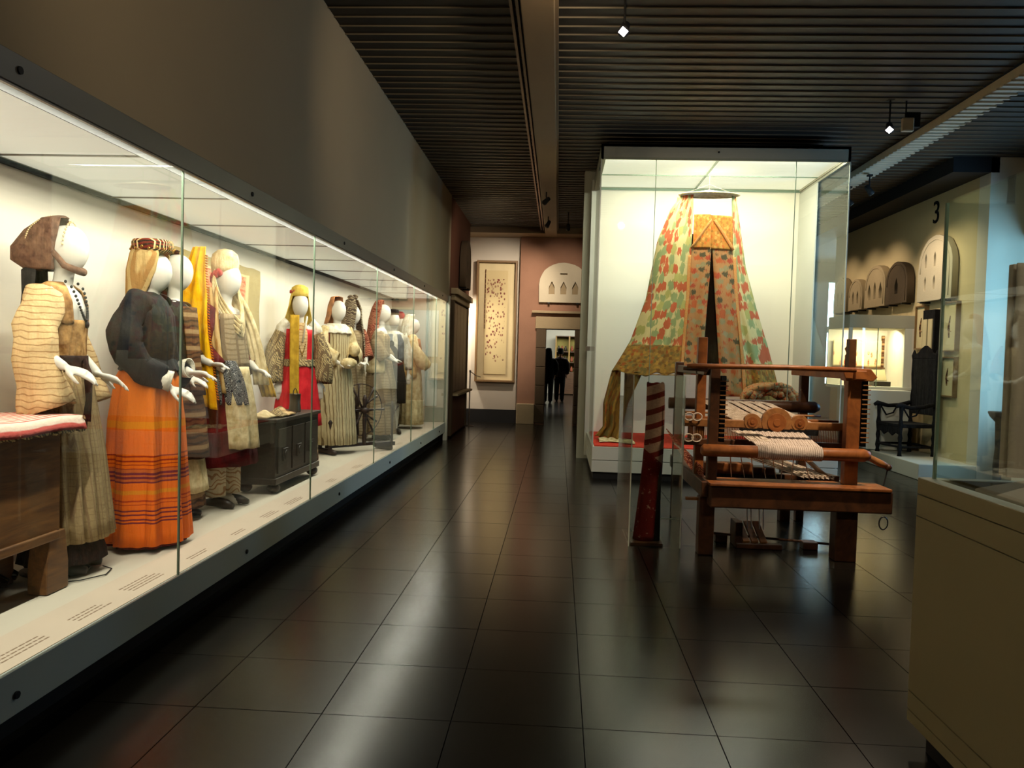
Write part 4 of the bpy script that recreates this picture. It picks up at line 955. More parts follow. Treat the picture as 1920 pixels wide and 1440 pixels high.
def panel(name, m, xa, xb, z0, z1, nu=40, nv=60, off=0, amp=1, hem=0, vr=(0, 1)):
    def fn(u, v):
        z = z0 + (z1 - z0) * v; a, b = xa(z), xb(z); p = surf(a + (b - a) * u, z, 0, amp)
        zz = p[2] + (hem * sin(u * 23) + hem * .6 * sin(u * 9 + 1)) * (1 - v) ** 3
        return (p[0], p[1] - off, zz)
    g = G(); g.grid(fn, nu, nv); g.uv = [(a, vr[0] + (vr[1] - vr[0]) * b) for a, b in g.uv]
    return obj(name, g, m, tn, smooth=True, solid=.008)
panel('side_curtain', 'tent_l', lambda z: -prof_l(z), lambda z: -door_l(z), 1.18, TZ, 60, 80, vr=(.38, 1))
panel('golden_border', 'tent_low', lambda z: -prof_l(z), lambda z: -door_l(z), .84, 1.2, 70, 20, hem=.02)
panel('side_curtain', 'tent_l', lambda z: door_r(z), lambda z: prof_r(z), .98, TZ, 30, 80, vr=(.3, 1)).data.materials[0] = M['tent_r']
panel('golden_border', 'tent_low', lambda z: door_r(z), lambda z: prof_r(z), .52, 1.0, 40, 20, hem=.03)
panel('door_band', 'tent_band', lambda z: -door_l(z) - .035, lambda z: -door_l(z), .85, 2.3, 4, 50, off=.012)
panel('door_band', 'tent_band', lambda z: door_r(z), lambda z: door_r(z) + .04, .6, 2.3, 4, 50, off=.012)
sl = lambda z: .006 + .105 * max(0, (2.38 - z)) / 1.4
panel('door_curtain', 'tent_door', lambda z: -door_l(z), lambda z: .03 - sl(z) * 1.0, .85, 2.39, 20, 60, off=.006, amp=.6)
panel('door_curtain', 'tent_door', lambda z: .03 + sl(z) * .9, lambda z: door_r(z), .6, 2.39, 20, 60, off=.006, amp=.6)
panel('gable_panel', 'tent_gable', lambda z: -door_l(z) + .01, lambda z: door_r(z) - .0, 2.385, 2.80, 30, 20, off=.02, amp=.2)
g = G()
for sx in (-1, 1):
    P = [surf(.03 + sx * (.02 + .245 * f), 2.74 - .36 * f, 0, .2) for f in [i / 8 for i in range(9)]]
    g.tube([(p[0], p[1] - .035, p[2]) for p in P], .02, 6, (1, .5))
obj('gable_braid', g, 'tent_band', tn, smooth=True)
panel('inner_lining', 'tent_in', lambda z: -prof_l(z) * .8, lambda z: prof_r(z) * .8, .95, 2.6, 20, 20, off=-.25, amp=0)
g = G(); g.tube([(.0 + .37 * cos(a), .37 * .5 * sin(a) - .16, TZ + .005) for a in [2 * pi * i / 28 for i in range(29)]], .008, 6); obj('hoop', g, 'cream', tn, smooth=True)
g = G(); g.grid(lambda u, v: (.36 * (1 - v) * cos(2 * pi * u), .19 * (1 - v) * sin(2 * pi * u) - .16, TZ + .07 * v), 28, 6); obj('crown_cloth', g, 'whitecl', tn, smooth=True)
g = G(); g.tube([(0, -.15, TZ + .07), (0, -.15, 3.30)], .004, 5); g.tube([(-.36, -.16, TZ), (0, -.15, 3.2)], .002, 4); g.tube([(.36, -.16, TZ), (0, -.15, 3.2)], .002, 4); obj('hanging_cord', g, 'track', tn)
# left tail falling on the floor
def tail(u, v):
    z = .03 + 1.25 * v; x = -prof_l(z) - .02 * (1 - v) + u * (.20 + .25 * v) + .03 * (1 - v)
    if v < .10: x = x - .10 * (1 - v / .10) * (1 - u)
    return (x, -.05 - .26 * u - .05 * sin(u * 17 + v) * (1 - v * .6) - .06 * (1 - v) + .04 * v, z + .012 * sin(u * 20) * (1 - v))
g = G(); g.grid(tail, 40, 40); obj('trailing_curtain', g, 'tent_low', tn, smooth=True, solid=.01)
g = G(); g.grid(lambda u, v: (-1.28 + .42 * u, -.62 + .44 * v + .08 * sin(u * 5), .012 + .028 * abs(sin(u * 14 + v * 4)) * sin(pi * v)), 30, 12); obj('hem_on_floor', g, 'cream', tn, smooth=True, solid=.006)
# right bundle tied up
g = G(); random.seed(11)
for k in range(26):
    a = random.uniform(-.5, 2.6); r = random.uniform(.12, .3)
    x0, z0 = .72, .66
    g.tube([(x0 + r * cos(a + j * .35) * 1.1, -.58 + random.uniform(-.08, .08), z0 - .10 + r * sin(a + j * .35) * .7) for j in range(6)], [.02, .035, .04, .04, .035, .02], 8)
obj('gathered_bundle', g, 'tent_door', tn, smooth=True)
g = G()
for k in range(16): g.tube([(.95, -.5, .66), (1.02 + .01 * k % .05, -.5, .70 - .015 * k), (1.06 + random.uniform(0, .05), -.52, .66 - .014 * k)], .004, 4)
obj('frayed_threads', g, 'jacket', tn)['kind'] = 'stuff'

# =================================================================== LOOM
M['loom'] = wood('loom_walnut', S(90, 54, 30), S(50, 29, 16), 1.2, (2, 2, 2), .42)
M['loomlight'] = wood('loom_light_wood', S(166, 112, 62), S(118, 74, 38), 1.5, (2, 2, 2), .5)
M['loomorange'] = wood('loom_orange_wood', S(158, 94, 46), S(106, 58, 27), 1.2, (2, 2, 2), .42)
M['thread'] = cloth('warp_thread', S(222, 206, 190), S(180, 160, 140), scale=30)
M['weave'] = stripe_tex('woven_white_cloth', S(226, 208, 196), S(150, 130, 116), 22, 1, .8, 'X')
L = thing('wooden_loom', 'large brown wooden hand loom with white cloth strip, before the tall showcase', 'loom', (1.62, 6.2, 0))
def LB(name, m, *a, bevel=.006, **k):
    g = G(); g.box(*a); return obj(name, g, m, L, bevel=bevel, **k)
XL_, XR_ = -.54, .56
# legs
LB('leg', 'loom', XL_ - .03, XL_ + .08, -.57, -.46, 0, .42)
LB('leg', 'loom', XR_ - .17, XR_ - .02, -.60, -.47, 0, .42)
LB('leg', 'loom', .38, .47, .74, .83, 0, .5)
LB('leg', 'loom', XL_ - .03, XL_ + .06, .74, .83, 0, .5)
# seat beam
LB('seat_beam', 'loom', -.52, .735, -.70, -.53, .37, .525, bevel=.01)
LB('seat_plank', 'loomorange', -.53, .72, -.72, -.42, .525, .548)
LB('side_rail', 'loom', XL_ - .03, XL_ + .05, -.62, .95, .43, .54)
LB('side_rail', 'loom', XR_ - .04, XR_ + .05, -.5, .95, .40, .50)
LB('rail_end', 'loom', XR_ + .05, XR_ + .20, -.40, -.34, .40, .45)
# posts
LB('post', 'loom', XL_ + .02, XL_ + .09, -.55, -.48, .54, 1.36)
LB('post', 'loomorange', XR_ - .11, XR_ - .015, -.55, -.47, .54, 1.36)
LB('tall_post', 'loomorange', XL_ - .02, XL_ + .05, -.24, -.17, .5, 1.585)
LB('tall_post', 'loom', XR_ + .0, XR_ + .055, -.24, -.17, .5, 1.60)
LB('post', 'loom', .53, .60, .78, .85, 0, 1.39)
LB('post', 'loom', XL_ - .03, XL_ + .04, .78, .85, 0, 1.39)
LB('top_side_rail', 'loomorange', XR_ - .08, XR_ + .0, -.60, .92, 1.30, 1.365)
LB('top_side_rail', 'loom', XL_ - .02, XL_ + .03, -.50, .92, 1.30, 1.36)
g = G(); g.prism([(-.05, 0), (.14, 0), (.17, .03), (.12, .09), (-.08, .09)], (XR_ - .08, -.56, 1.29), (0, .1, 0), (1, 0, 0), (0, 0, 1)); obj('bracket', g, 'loomorange', L, bevel=.006)
g = G(); g.tube([(-.70, -.6, 1.366), (-.66, -.6, 1.366), (0, -.6, 1.372), (.48, -.6, 1.368)], [.012, .018, .02, .018], 12); obj('breast_pole', g, 'loomorange', L, smooth=True)
g = G(); g.tube([(-.72, -.56, 1.345), (-.55, -.58, 1.345)], [.012, .02], 8); obj('pole_peg', g, 'loom', L, smooth=True)
# ratchet boards with pegs
for x, sg in ((XL_ + .10, 1), (XR_ - .0, 1)):
    rb = LB('ratchet_board', 'blackcl', x, x + .035, -.54, -.49, .82, 1.30, bevel=.002)
    for k in range(13):
        g = G(); g.box(x - .008, x + .05, -.55, -.545, .85 + k * .034, .857 + k * .034); obj('ratchet_tooth', g, 'loomlight', rb)
# cloth beam
g = G(); g.tube([(-.58, -.60, .765), (-.56, -.60, .765), (.56, -.60, .765), (.6, -.60, .765)], [.025, .044, .046, .03], 20); obj('cloth_beam', g, 'loomorange', L, smooth=True)
g = G(); g.tube([(-.185, -.60, .765), (.265, -.60, .765)], .052, 24); obj('cloth_roll', g, 'weave', L, smooth=True)
g = G(); g.grid(lambda u, v: (-.185 + .45 * u - .07 * v * (1 - u * .5), -.60 + .02 + .30 * v, .81 + .075 * v + .003 * sin(70 * u)), 60, 10); obj('woven_cloth', g, 'weave', L, smooth=True, solid=.006)
g = G(); random.seed(4)
for k in range(14):
    u = random.uniform(-.32, -.15); g.tube([(u, -.32 + random.uniform(-.05, .03), .885), (u + .06, -.42, .865), (u + .10, -.5, .83)], .006, 5)
obj('loose_warp', g, 'thread', L)['kind'] = 'stuff'
# beater
ybt = -.26
LB('beater_top', 'loomlight', -.66, .62, ybt - .02, ybt + .02, .905, .965)
LB('beater_bottom', 'loom', -.66, .56, ybt - .03, ybt + .03, .765, .815)
for x in (-.62, .50): LB('beater_post', 'loom', x, x + .04, ybt - .02, ybt + .02, .8, .92)
LB('shuttle_race', 'blackcl', -.24, .34, ybt - .026, ybt - .02, .865, .905, bevel=0)
for x, r in ((-.145, .062), (.035, .112), (.205, .062)):
    g = G(); g.tube([(x, ybt - .024, .955), (x, ybt + .02, .955)], [r, r], 28, up=(0, 0, 1)); ro = obj('rosette', g, 'loomlight', L, bevel=.003)
    g = G(); g.tube([(x, ybt - .030, .955), (x, ybt - .022, .955)], [r * .62, r * .62], 24); g.tube([(x, ybt - .036, .955), (x, ybt - .03, .955)], [r * .25, r * .25], 12); obj('rosette_carving', g, 'loomorange', ro, bevel=.002)
g = G()
for k in range(90): x = -.60 + k * .0125; g.box(x, x + .004, ybt - .004, ybt + .004, .815, .905)
obj('reed', g, 'loomlight', L)['kind'] = 'stuff'
# harness, warp, back beam
for x in (-.62, -.56):
    for z in (.82, .98):
        g = G(); g.tube([(x + .035 * cos(a), ybt - .035, z + .028 * sin(a)) for a in [2 * pi * i / 16 for i in range(17)]], .006, 5); obj('eyelet', g, 'thread', L)
LB('heddle_bar', 'loomorange', -.62, .60, .02, .05, .94, .965)
g = G()
for k in range(46):
    x = -.36 + k * .013
    if k % 7 in (3, 4) and k > 12: continue
    g.tube([(x + .10, ybt + .02, .955), (x, .55, 1.05), (x - .03, .78, 1.055)], .0055, 4)
obj('warp_threads', g, 'thread', L)['kind'] = 'stuff'
g = G(); g.tube([(-.62, .80, 1.02), (.66, .80, 1.02), (.70, .80, 1.02)], [.05, .052, .03], 16); obj('warp_beam', g, 'loom', L, smooth=True)
g = G(); g.tube([(.22, .15, .985), (.50, .15, .985)], .009, 8); g.tube([(-.58, .15, .985), (-.2, .15, .985)], .009, 8); obj('lease_stick', g, 'loomlight', L, smooth=True)
# lower part
LB('lamm_board', 'loomorange', -.38, .02, .30, .42, .47, .56)
LB('lower_crossbeam', 'loom', -.50, .5, .36, .46, .43, .475)
LB('cross_block', 'loom', .03, .20, .30, .40, .47, .53)
g = G()
for k in range(20):
    f = k / 19; g.tube([(-.02 + .22 * f, .55 + .04 * sin(k), .60 + .01 * (k % 3)), (.22 + .22 * f, -.38 + .02 * sin(k * 2), .56 + .008 * (k % 3))], .006, 4)
obj('spare_warp', g, 'thread', L)['kind'] = 'stuff'
g = G(); g.bar((.20, .56, .56), (.46, -.35, .55), .07, .05); obj('slanted_board', g, 'loomlight', L, bevel=.004)
g = G(); g.tube([(.24, .45, .78), (.32, .1, .70), (.38, -.2, .60), (.40, -.35, .56)], [.016, .02, .018, .02], 10); obj('turned_rod', g, 'loomlight', L, smooth=True)
for f in (.2, .35, .5): 
    g = G(); g.tube([(.24 + .16 * f, .45 - .8 * f, .775 - .2 * f), (.245 + .16 * f, .42 - .8 * f, .768 - .2 * f)], .024, 10); obj('rod_ring', g, 'blackcl', L)
g = G(); random.seed(3)
for k in range(8):
    x = -.36 + k * .075; g.tube([(x, -.55, .72), (x + .05 + random.uniform(-.02, .05), -.4, .55)], .0035, 4)
for x in (-.17, -.14, -.08, -.05): g.tube([(x, -.30, .40), (x + .02, -.27, .14)], .004, 4)
obj('tie_cords', g, 'thread', L)['kind'] = 'stuff'
# left fan of warps
g = G()
for k in range(9): g.tube([(XL_ - .12 + .012 * k, .6, .80 - .02 * k), (XL_ + .02, -.4, .60 - .016 * k)], .006, 4)
obj('warp_bundle', g, 'redveil', L)['kind'] = 'stuff'
# treadles
for k in range(3):
    g = G(); x = -.16 + k * .065; g.bar((x, -.30, .045), (x - .02, -.10, .16), .052, .018); obj('treadle', g, 'loomlight', L, bevel=.003)
LB('treadle_block', 'loom', -.24, .10, -.33, -.27, .0, .04); LB('treadle_block', 'loom', -.245, -.19, -.30, -.12, .0, .19)
g = G(); g.tube([(-.50, -.12, .07), (.50, -.22, .035)], .010, 8); obj('treadle_rod', g, 'loom', L)
LB('floor_block', 'loom', -.36, -.27, -.16, -.09, 0, .06); LB('floor_block', 'loom', .27, .38, -.28, -.18, 0, .055)
# crank
g = G(); g.tube([(.60, -.5, .745), (.64, -.5, .74), (.72, -.5, .70), (.76, -.5, .685)], [.012, .022, .026, .02], 12); obj('crank_handle', g, 'loomlight', L, smooth=True)
g = G(); g.ball((.775, -.5, .675), .025); g.box(.6, .70, -.38, -.32, .70, .765); obj('crank_knob', g, 'loom', L, smooth=False)
g = G(); g.tube([(.77, -.5, .66), (.74, -.5, .5), (.735, -.5, .40)], .005, 5); obj('crank_cord', g, 'jacket', L)
g = G(); g.tube([(.67 + .03 * cos(a), -.71, .31 + .045 * sin(a)) for a in [2 * pi * i / 16 for i in range(17)]], .005, 5); obj('hook_ring', g, 'steel', L)
g = G(); g.box(-.66, -.53, -.52, -.48, .385, .405); obj('side_shelf', g, 'loomlight', L)

# acrylic case beside the loom
t = thing('acrylic_case', 'narrow upright clear acrylic case standing left of the wooden loom', 'case', (.755, 6.0, 0))
for a in ((-.19, .19, -.205, -.200, 0, 1.285), (-.19, -.185, -.20, 1.02, 0, 1.285), (.185, .19, -.20, .24, 0, 1.285)):
    g = G(); g.box(*a); obj('acrylic_panel', g, 'glass2', t)
for x in (-.193, .187):
    g = G(); g.box(x, x + .008, -.207, -.199, 0, 1.285); obj('panel_edge', g, 'edge_light', t)
g = G(); g.box(-.19, .19, -.205, .24, 1.285, 1.29); obj('acrylic_top', g, 'glass2', t)
g = G(); g.box(-.185, .185, .22, .235, .0, 1.27); 
g = G(); g.box(.075, .185, .16, .17, .14, .145); obj('inner_ledge', g, 'edge_light', t)
g = G(); g.box(-.17, .07, -.17, .2, .0, .02); obj('case_base', g, 'loom', t)
t = thing('rolled_rug', 'red and cream striped rug rolled up and standing in the acrylic case', 'rug', (.70, 5.95, .022))
def roll_mat():
    n = NT('red_roll_cloth'); s = n.xyz(n.coord()); v = n.coord(); z = n.math('ADD', s[2], n.math('MULTIPLY', s[0], -.35))
    f = n.math('FRACT', n.math('MULTIPLY', z, 9.0)); st_ = n.math('LESS_THAN', f, .62)
    up = n.math('GREATER_THAN', n.math('ADD', s[2], n.math('MULTIPLY', s[0], .8)), .68)
    c = n.mix(n.noise(v, 22, 4, .7), S(120, 28, 22), S(84, 18, 18)); c2 = n.mix(n.noise(v, 60, 3), S(190, 150, 130), S(150, 104, 90))
    dots = n.ramp(n.noise(v, 26, 4, .7), [(.62, BLACK), (.66, (1, 1, 1, 1))]); c = n.mix(n.math('MULTIPLY', dots, .6), c, S(196, 150, 130))
    n.out(n.mix(n.math('MULTIPLY', st_, up), c, c2), .9, 0, .1); n.bump(n.noise(v, 80, 3), .5, .004); return n.m
M['roll'] = roll_mat()
g = G(); R = []
for i in range(31):
    z = 1.2 * i / 30; bend = .05 * sin(z * 1.6) + .02
    R.append([(bend - .02 + (.085 - .015 * z) * (1 + .05 * sin(5 * a + z * 3) + .03 * sin(9 * a)) * cos(a), (.07) * sin(a), z + .012 * sin(3 * a) * (z > 1.1)) for a in [2 * pi * q / 28 for q in range(28)]])
g.rings(R); obj('roll', g, 'roll', t, smooth=True)
g = G(); g.tube([(.085, -.02, .0), (.075, -.02, .45), (.085, -.01, .95), (.09, 0, 1.15)], [.03, .035, .025, .02], 10); obj('dark_wooden_shaft', g, 'darkwood', t, smooth=True)

# =================================================================== RIGHT FOREGROUND SHOWCASE
M['olive'] = wallmat('olive_grey_laminate', S(142, 128, 94), .03, .02)
t = thing('plinth_display_case', 'large beige plinth showcase with glass hood in the right foreground', 'showcase', (0, 0, 0))
CX0, CX1, CY0, CY1 = 1.33, 3.4, .3, 2.91
g = G(); g.box(CX0 + .05, CX1 - .05, CY0 + .05, CY1 - .05, 0, .095); obj('recessed_foot', g, 'black', t)
for z0, z1, nm in ((.095, .135, 'base_band'), (.139, .205, 'base_band'), (.209, .855, 'side_panel'), (.858, .935, 'top_band')):
    g = G(); g.box(CX0, CX1, CY0, CY1, z0, z1); obj(nm, g, 'olive', t, bevel=.0015)
g = G(); g.box(CX0, CX0 + .055, CY0, CY1, .938, .995); g.box(CX1 - .055, CX1, CY0, CY1, .938, .995); g.box(CX0 + .055, CX1 - .055, CY1 - .055, CY1, .938, .995); g.box(CX0 + .055, CX1 - .055, CY0, CY0 + .055, .938, .995)
obj('rim', g, M['case_white'] if False else 'olive', t, bevel=.002)
g = G(); g.box(CX0 + .002, CX0 + .05, CY0, CY1 - .0, .9951, .998); g.box(CX0 + .05, CX1, CY1 - .05, CY1 - .002, .9951, .998); obj('white_rim_top', g, 'case_white', t)
g = G(); g.box(CX0 + .055, CX1 - .055, CY0 + .055, CY1 - .055, .94, .95); obj('tray', g, 'case_white', t)
HZ = 1.99
for a in ((CX0 + .04, CX0 + .046, CY0, CY1 - .03, .98, HZ), (CX0 + .046, CX1 - .05, CY1 - .036, CY1 - .03, .98, HZ)):
    g = G(); g.box(*a); obj('hood_glass', g, 'glass', t)
g = G(); g.box(CX0 + .04, CX1 - .05, CY0, CY1 - .03, HZ, HZ + .006); obj('hood_glass_top', g, 'glass', t)
g = G(); g.box(CX0 + .038, CX0 + .048, CY1 - .038, CY1 - .028, .98, HZ); obj('hood_joint', g, 'glassedge', t)
M['stonecl'] = wallmat('mauve_beige_cloth', S(200, 178, 158), .15, .4)
t = thing('sloped_plinth', 'beige sloped plinth inside the right foreground glass hood', 'plinth', (2.09, 2.17, .952))
R = [[(-.62 + d, -.62 + d, z), (.62 - d, -.62 + d, z), (.62 - d, .62 - d, z), (-.62 + d, .62 - d, z)] for d, z in ((0, 0), (0, .03), (.14, .095))]
g = G(); g.rings([[(x, y, z) for x, y, z in r] for r in R]); obj('plinth_body', g, 'stonecl', t, bevel=.004)
t = thing('cloth_covered_board', 'tall mauve-beige cloth panel with faint relief inside the right foreground showcase', 'panel', (1.92, 2.64, 1.048))
def bf(u, v):
    x = -.44 + .95 * u; z = .70 * v; k = mnoise.noise(Vector((u * 5, v * 4, 1))) * .012
    return (x, -.02 + k - .06 * math.exp(-((u - .25) ** 2) * 60 - ((v - .35) ** 2) * 8), z)
g = G(); g.grid(bf, 50, 40); obj('cloth_face', g, 'stonecl', t, smooth=True, solid=.01)
g = G(); g.box(-.44, .51, .0, .03, 0, .70); obj('board', g, 'stonecl', t, bevel=.004)

# =================================================================== RIGHT WALL
M['stone'] = wallmat('carved_limestone', S(176, 156, 120), .25, 1.0)
M['stone_dark'] = wallmat('dark_carved_stone', S(96, 80, 60), .25, 1.0)
M['stone_pale'] = wallmat('pale_carved_plaster', S(200, 188, 160), .12, .8)
def arch_outline(wd, h, n=14, seed=0, taper=.0):
    r = random.Random(seed); P = [(-wd / 2, 0), (wd / 2, 0)]
    for i in range(n + 1):
        a = pi * i / n; P.append((wd / 2 * cos(a) * (1 + r.uniform(-.02, .02)), h * .45 + h * .55 * sin(a) ** .85 * (1 + r.uniform(-.01, .02))))
    return P
def rect(x0, x1, y0, y1): return [(x0, y0), (x1, y0), (x1, y1), (x0, y1)]
def lancet(x, w_, y0, y1): return [(x - w_ / 2, y0), (x + w_ / 2, y0), (x + w_ / 2, y1 - w_), (x, y1), (x - w_ / 2, y1 - w_)]
def fragment(label, Y, z, wd, h, holes, m, seed, x=XR, rot=None, thick=.10, border=True, group='arched stone fragments on the right wall'):
    t = thing('arched_window_fragment', label, 'carving', (x, Y, z), 0, group)
    o = shape2d('slab', [arch_outline(wd, h, 14, seed)] + holes, thick, m, t, bevel=.006)
    R_ = rot or Matrix(((0, 0, -1), (-1, 0, 0), (0, 1, 0))).to_4x4()
    o.matrix_local = Matrix.Translation(R_.to_3x3() @ Vector((0, 0, thick / 2 + .02))) @ R_
    g = G()
    if border:
        P = arch_outline(wd * .86, h * .9, 14, seed)
        P = P[1:] ; g.tube([tuple(R_.to_3x3() @ Vector((p[0], p[1] + h * .04, thick + .025))) for p in P], .010, 6)
        obj('carved_border', g, m, t, smooth=True)
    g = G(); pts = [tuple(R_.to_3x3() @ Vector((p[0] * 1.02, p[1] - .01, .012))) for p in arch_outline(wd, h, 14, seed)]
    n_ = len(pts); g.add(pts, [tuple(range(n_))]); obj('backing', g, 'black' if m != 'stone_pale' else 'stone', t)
    for sx in (-.5, .5):
        g = G()
        if rot is None: g.box(-.13, 0, sx * wd * .6 - .02, sx * wd * .6 + .02, -.03, -.005)
        elif x < -1: g.box(0, .13, sx * wd * .6 - .02, sx * wd * .6 + .02, -.03, -.005)
        else: g.box(sx * wd * .6 - .02, sx * wd * .6 + .02, -.12, 0, -.03, -.005)
        obj('bracket', g, 'steel', t)
    return t
fragment('grey-beige arched stone fragment, farthest of the row above the lit niche', 14.45, 2.36, .62, .62, [lancet(-.1, .07, .12, .38), lancet(.1, .07, .12, .38)], 'stone', 1)
fragment('smallest pale arched stone fragment with two slots above the lit niche', 13.72, 2.36, .60, .52, [lancet(-.1, .09, .1, .34), lancet(.1, .09, .1, .34)], 'stone', 2)
fragment('arched stone fragment with three openings above the lit niche', 12.90, 2.36, .80, .66, [lancet(-.22, .13, .12, .4), lancet(0, .1, .12, .42), lancet(.22, .13, .12, .4)], 'stone', 3)
fragment('dark brown arched stone fragment with one opening, next to the pale large one', 12.10, 2.36, .74, .62, [lancet(0, .12, .14, .4)], 'stone_dark', 4)
fragment('large pale arched plaster window with six narrow slots above the tall frames', 10.98, 2.33, .96, .88, [lancet(x, .07, y, y + .22) for x in (-.26, 0, .26) for y in (.14, .46)], 'stone_pale', 5, thick=.07)
# numeral 3 on the wall
tx = bpy.data.curves.new('numeral', 'FONT'); tx.body = '3'; tx.size = .44; tx.extrude = .004
to = bpy.data.objects.new('n', tx); COL.objects.link(to); dg = bpy.context.evaluated_depsgraph_get()
me = bpy.data.meshes.new_from_object(to.evaluated_get(dg)); bpy.data.objects.remove(to)
o = bpy.data.objects.new('wall_number', me); COL.objects.link(o); me.materials.append(M['blackcl'])
o.matrix_world = Matrix(((0, 0, -1, XR - .006), (-1, 0, 0, 11.30), (0, 1, 0, 3.42), (0, 0, 0, 1)))
tag(o, 'black numeral 3 painted high on the right wall', 'sign')
# framed pages
M['paper'] = plain('old_paper', S(206, 190, 146), .8, .08, 5)
M['framew'] = plain('thin_bronze_frame', S(120, 92, 56), .5, .1)
def framed(label, Y, z0, z1, wd, group='framed embroidery sheets on the right wall'):
    t = thing('framed_sheet', label, 'picture frame', (XR, Y, z0), 0, group); h = z1 - z0; d = .06
    for nm, a in (('frame_bar', (-d, 0, -wd / 2, wd / 2, 0, .018)), ('frame_bar', (-d, 0, -wd / 2, wd / 2, h - .018, h)), ('frame_bar', (-d, 0, -wd / 2, -wd / 2 + .018, .018, h - .018)), ('frame_bar', (-d, 0, wd / 2 - .018, wd / 2, .018, h - .018))):
        g = G(); g.box(*a); obj(nm, g, 'framew', t)
    g = G(); g.box(-.035, -.0, -wd / 2 + .018, wd / 2 - .018, .018, h - .018); obj('sheet', g, 'paper', t)
    g = G()
    random.seed(int(Y * 10))
    P = [(-.04, 0, h * .28), (-.04, .01, h * .5), (-.04, -.01, h * .72)]; g.tube(P, [.012, .02, .004], 6, (1, .3)); g.tube([(-.04, -.04, h * .4), (-.04, .05, h * .45)], .005, 5)
    obj('motif', g, 'brownap', t)
framed('tall framed sheet right of the lit niche, upper one', 11.42, 1.66, 2.28, .30)
framed('tall framed sheet right of the lit niche, lower one', 11.42, 1.02, 1.60, .30)
framed('tall framed sheet at the right below the plaster window, upper one', 10.60, 1.62, 2.28, .40)
framed('tall framed sheet at the right below the plaster window, lower one', 10.60, 1.02, 1.55, .40)
# dark framed mirror strip between
t = thing('dark_framed_panel', 'dark framed pale panel hanging behind the carved armchair', 'picture frame', (XR, 11.06, 1.35))
g = G(); g.box(-.10, 0, -.17, .17, 0, .85); obj('dark_back', g, 'blackcl', t, bevel=.004)
for y in (-.075, .075):
    g = G(); g.box(-.115, -.10, y - .055, y + .055, .12, .72); obj('pale_strip', g, 'paper', t)
# lit niche showcase
t = thing('niche_display_case', 'small lit wall showcase with embroidered frieze beyond the loom', 'showcase', (4.68, 12.2, 0))
NX0, NX1, NY0, NY1 = -.43, .50, -.55, .35
g = G(); g.box(NX0, NX1, NY0, NY1, 1.96, 2.15); obj('top_fascia', g, 'grey', t, bevel=.004)
g = G(); g.box(NX0 + .18, NX1 - .16, NY0 - .35, NY1, .21, 1.06); obj('white_base', g, 'case_white', t, bevel=.01)
g = G(); g.box(NX0, NX1, NY0 - .05, NY1, 1.06, 1.10); obj('shelf', g, 'case_white', t)
g = G(); g.box(NX0, NX1, NY1 - .03, NY1, 1.10, 1.96); g.box(NX1 - .03, NX1, NY0, NY1, 1.1, 1.96); obj('back_panel', g, 'case_back', t)
for xa, xb in ((NX1 - .13, NX1 - .03), (NX0, NX0 + .05)):
    g = G(); g.box(xa, xb, NY0, NY0 + .03, 1.1, 1.96); obj('front_post', g, 'case_white', t)
g = G(); g.box(NX0 + .05, NX1 - .13, NY0, NY0 + .008, 1.1, 1.96); obj('glass_pane', g, 'glass', t)
g = G(); g.box(-.02, -.012, NY0 - .002, NY0 + .01, 1.1, 1.96); obj('pane_joint', g, 'glassedge', t)
a = area('niche_lamp', (0, -.1, 1.94), (0, .3, -1), .8, .2, 24, (1, .84, .55), t)
def frieze_mat():
    n = NT('embroidered_frieze'); uv = n.coord('UV'); s = n.xyz(uv)
    vo = n.voro(n.map(uv, (13, 2.2, 1)), 1, .4); fr = n.ramp(vo.outputs['Distance'], [(.28, (1, 1, 1, 1)), (.36, BLACK)])
    zz = n.ramp(s[1], [(0, BLACK), (.06, (1, 1, 1, 1)), (.5, (1, 1, 1, 1)), (.62, BLACK)]); f = n.math('MULTIPLY', fr, zz)
    f = n.math('MULTIPLY', f, n.ramp(n.noise(uv, 40, 3), [(.35, BLACK), (.55, (1, 1, 1, 1))]))
    n.out(n.mix(f, S(236, 214, 164), S(176, 62, 34)), .9, 0, .1); return n.m
M['frieze'] = frieze_mat()
o = thing('embroidered_frieze', 'cream cloth with red embroidered figures inside the small lit showcase', 'textile', (4.69, 12.46, 1.38))
g = G(); g.grid(lambda u, v: (-.38 + .76 * u, .01 * sin(14 * u), .42 * v), 40, 10); obj('frieze_cloth', g, 'frieze', o, smooth=True, solid=.008)
g = G(); g.box(-.38, .42, -.01, .02, -.02, .0); g.box(.36, .40, -.01, .02, 0, .5); obj('frieze_mount', g, 'brownap', o)
t = thing('open_box', 'small dark open box with pale lid inside the lit showcase', 'box', (4.86, 12.0, 1.101))
g = G(); g.box(-.12, .12, -.1, .1, 0, .07); obj('box', g, 'darkwood', t, bevel=.003)
g = G(); g.bar((0, .02, .08), (0, .12, .24), .22, .015, up=(0, -1, 0)); obj('lid', g, 'paper', t, bevel=.002)
t = thing('white_bowl', 'small pale bowl beside the open box in the lit showcase', 'bowl', (4.56, 12.05, 1.101))
g = G(); g.lathe([(.03, 0), (.035, .01), (.075, .05), (.08, .075), (.074, .075), (.03, .015)], n=20); obj('bowl', g, 'whitecl', t, smooth=True)
t = thing('wooden_figure', 'reddish wooden finial figure standing at the left in the lit showcase', 'carving', (4.38, 12.0, 1.101))
g = G(); g.lathe([(.05, 0), (.05, .45), (.03, .48), (.06, .55), (.03, .60), (.035, .65), (.01, .68)], n=12, cap=True); obj('figure', g, wood('red_wood', S(120, 56, 30), S(70, 30, 16)), t, smooth=True)
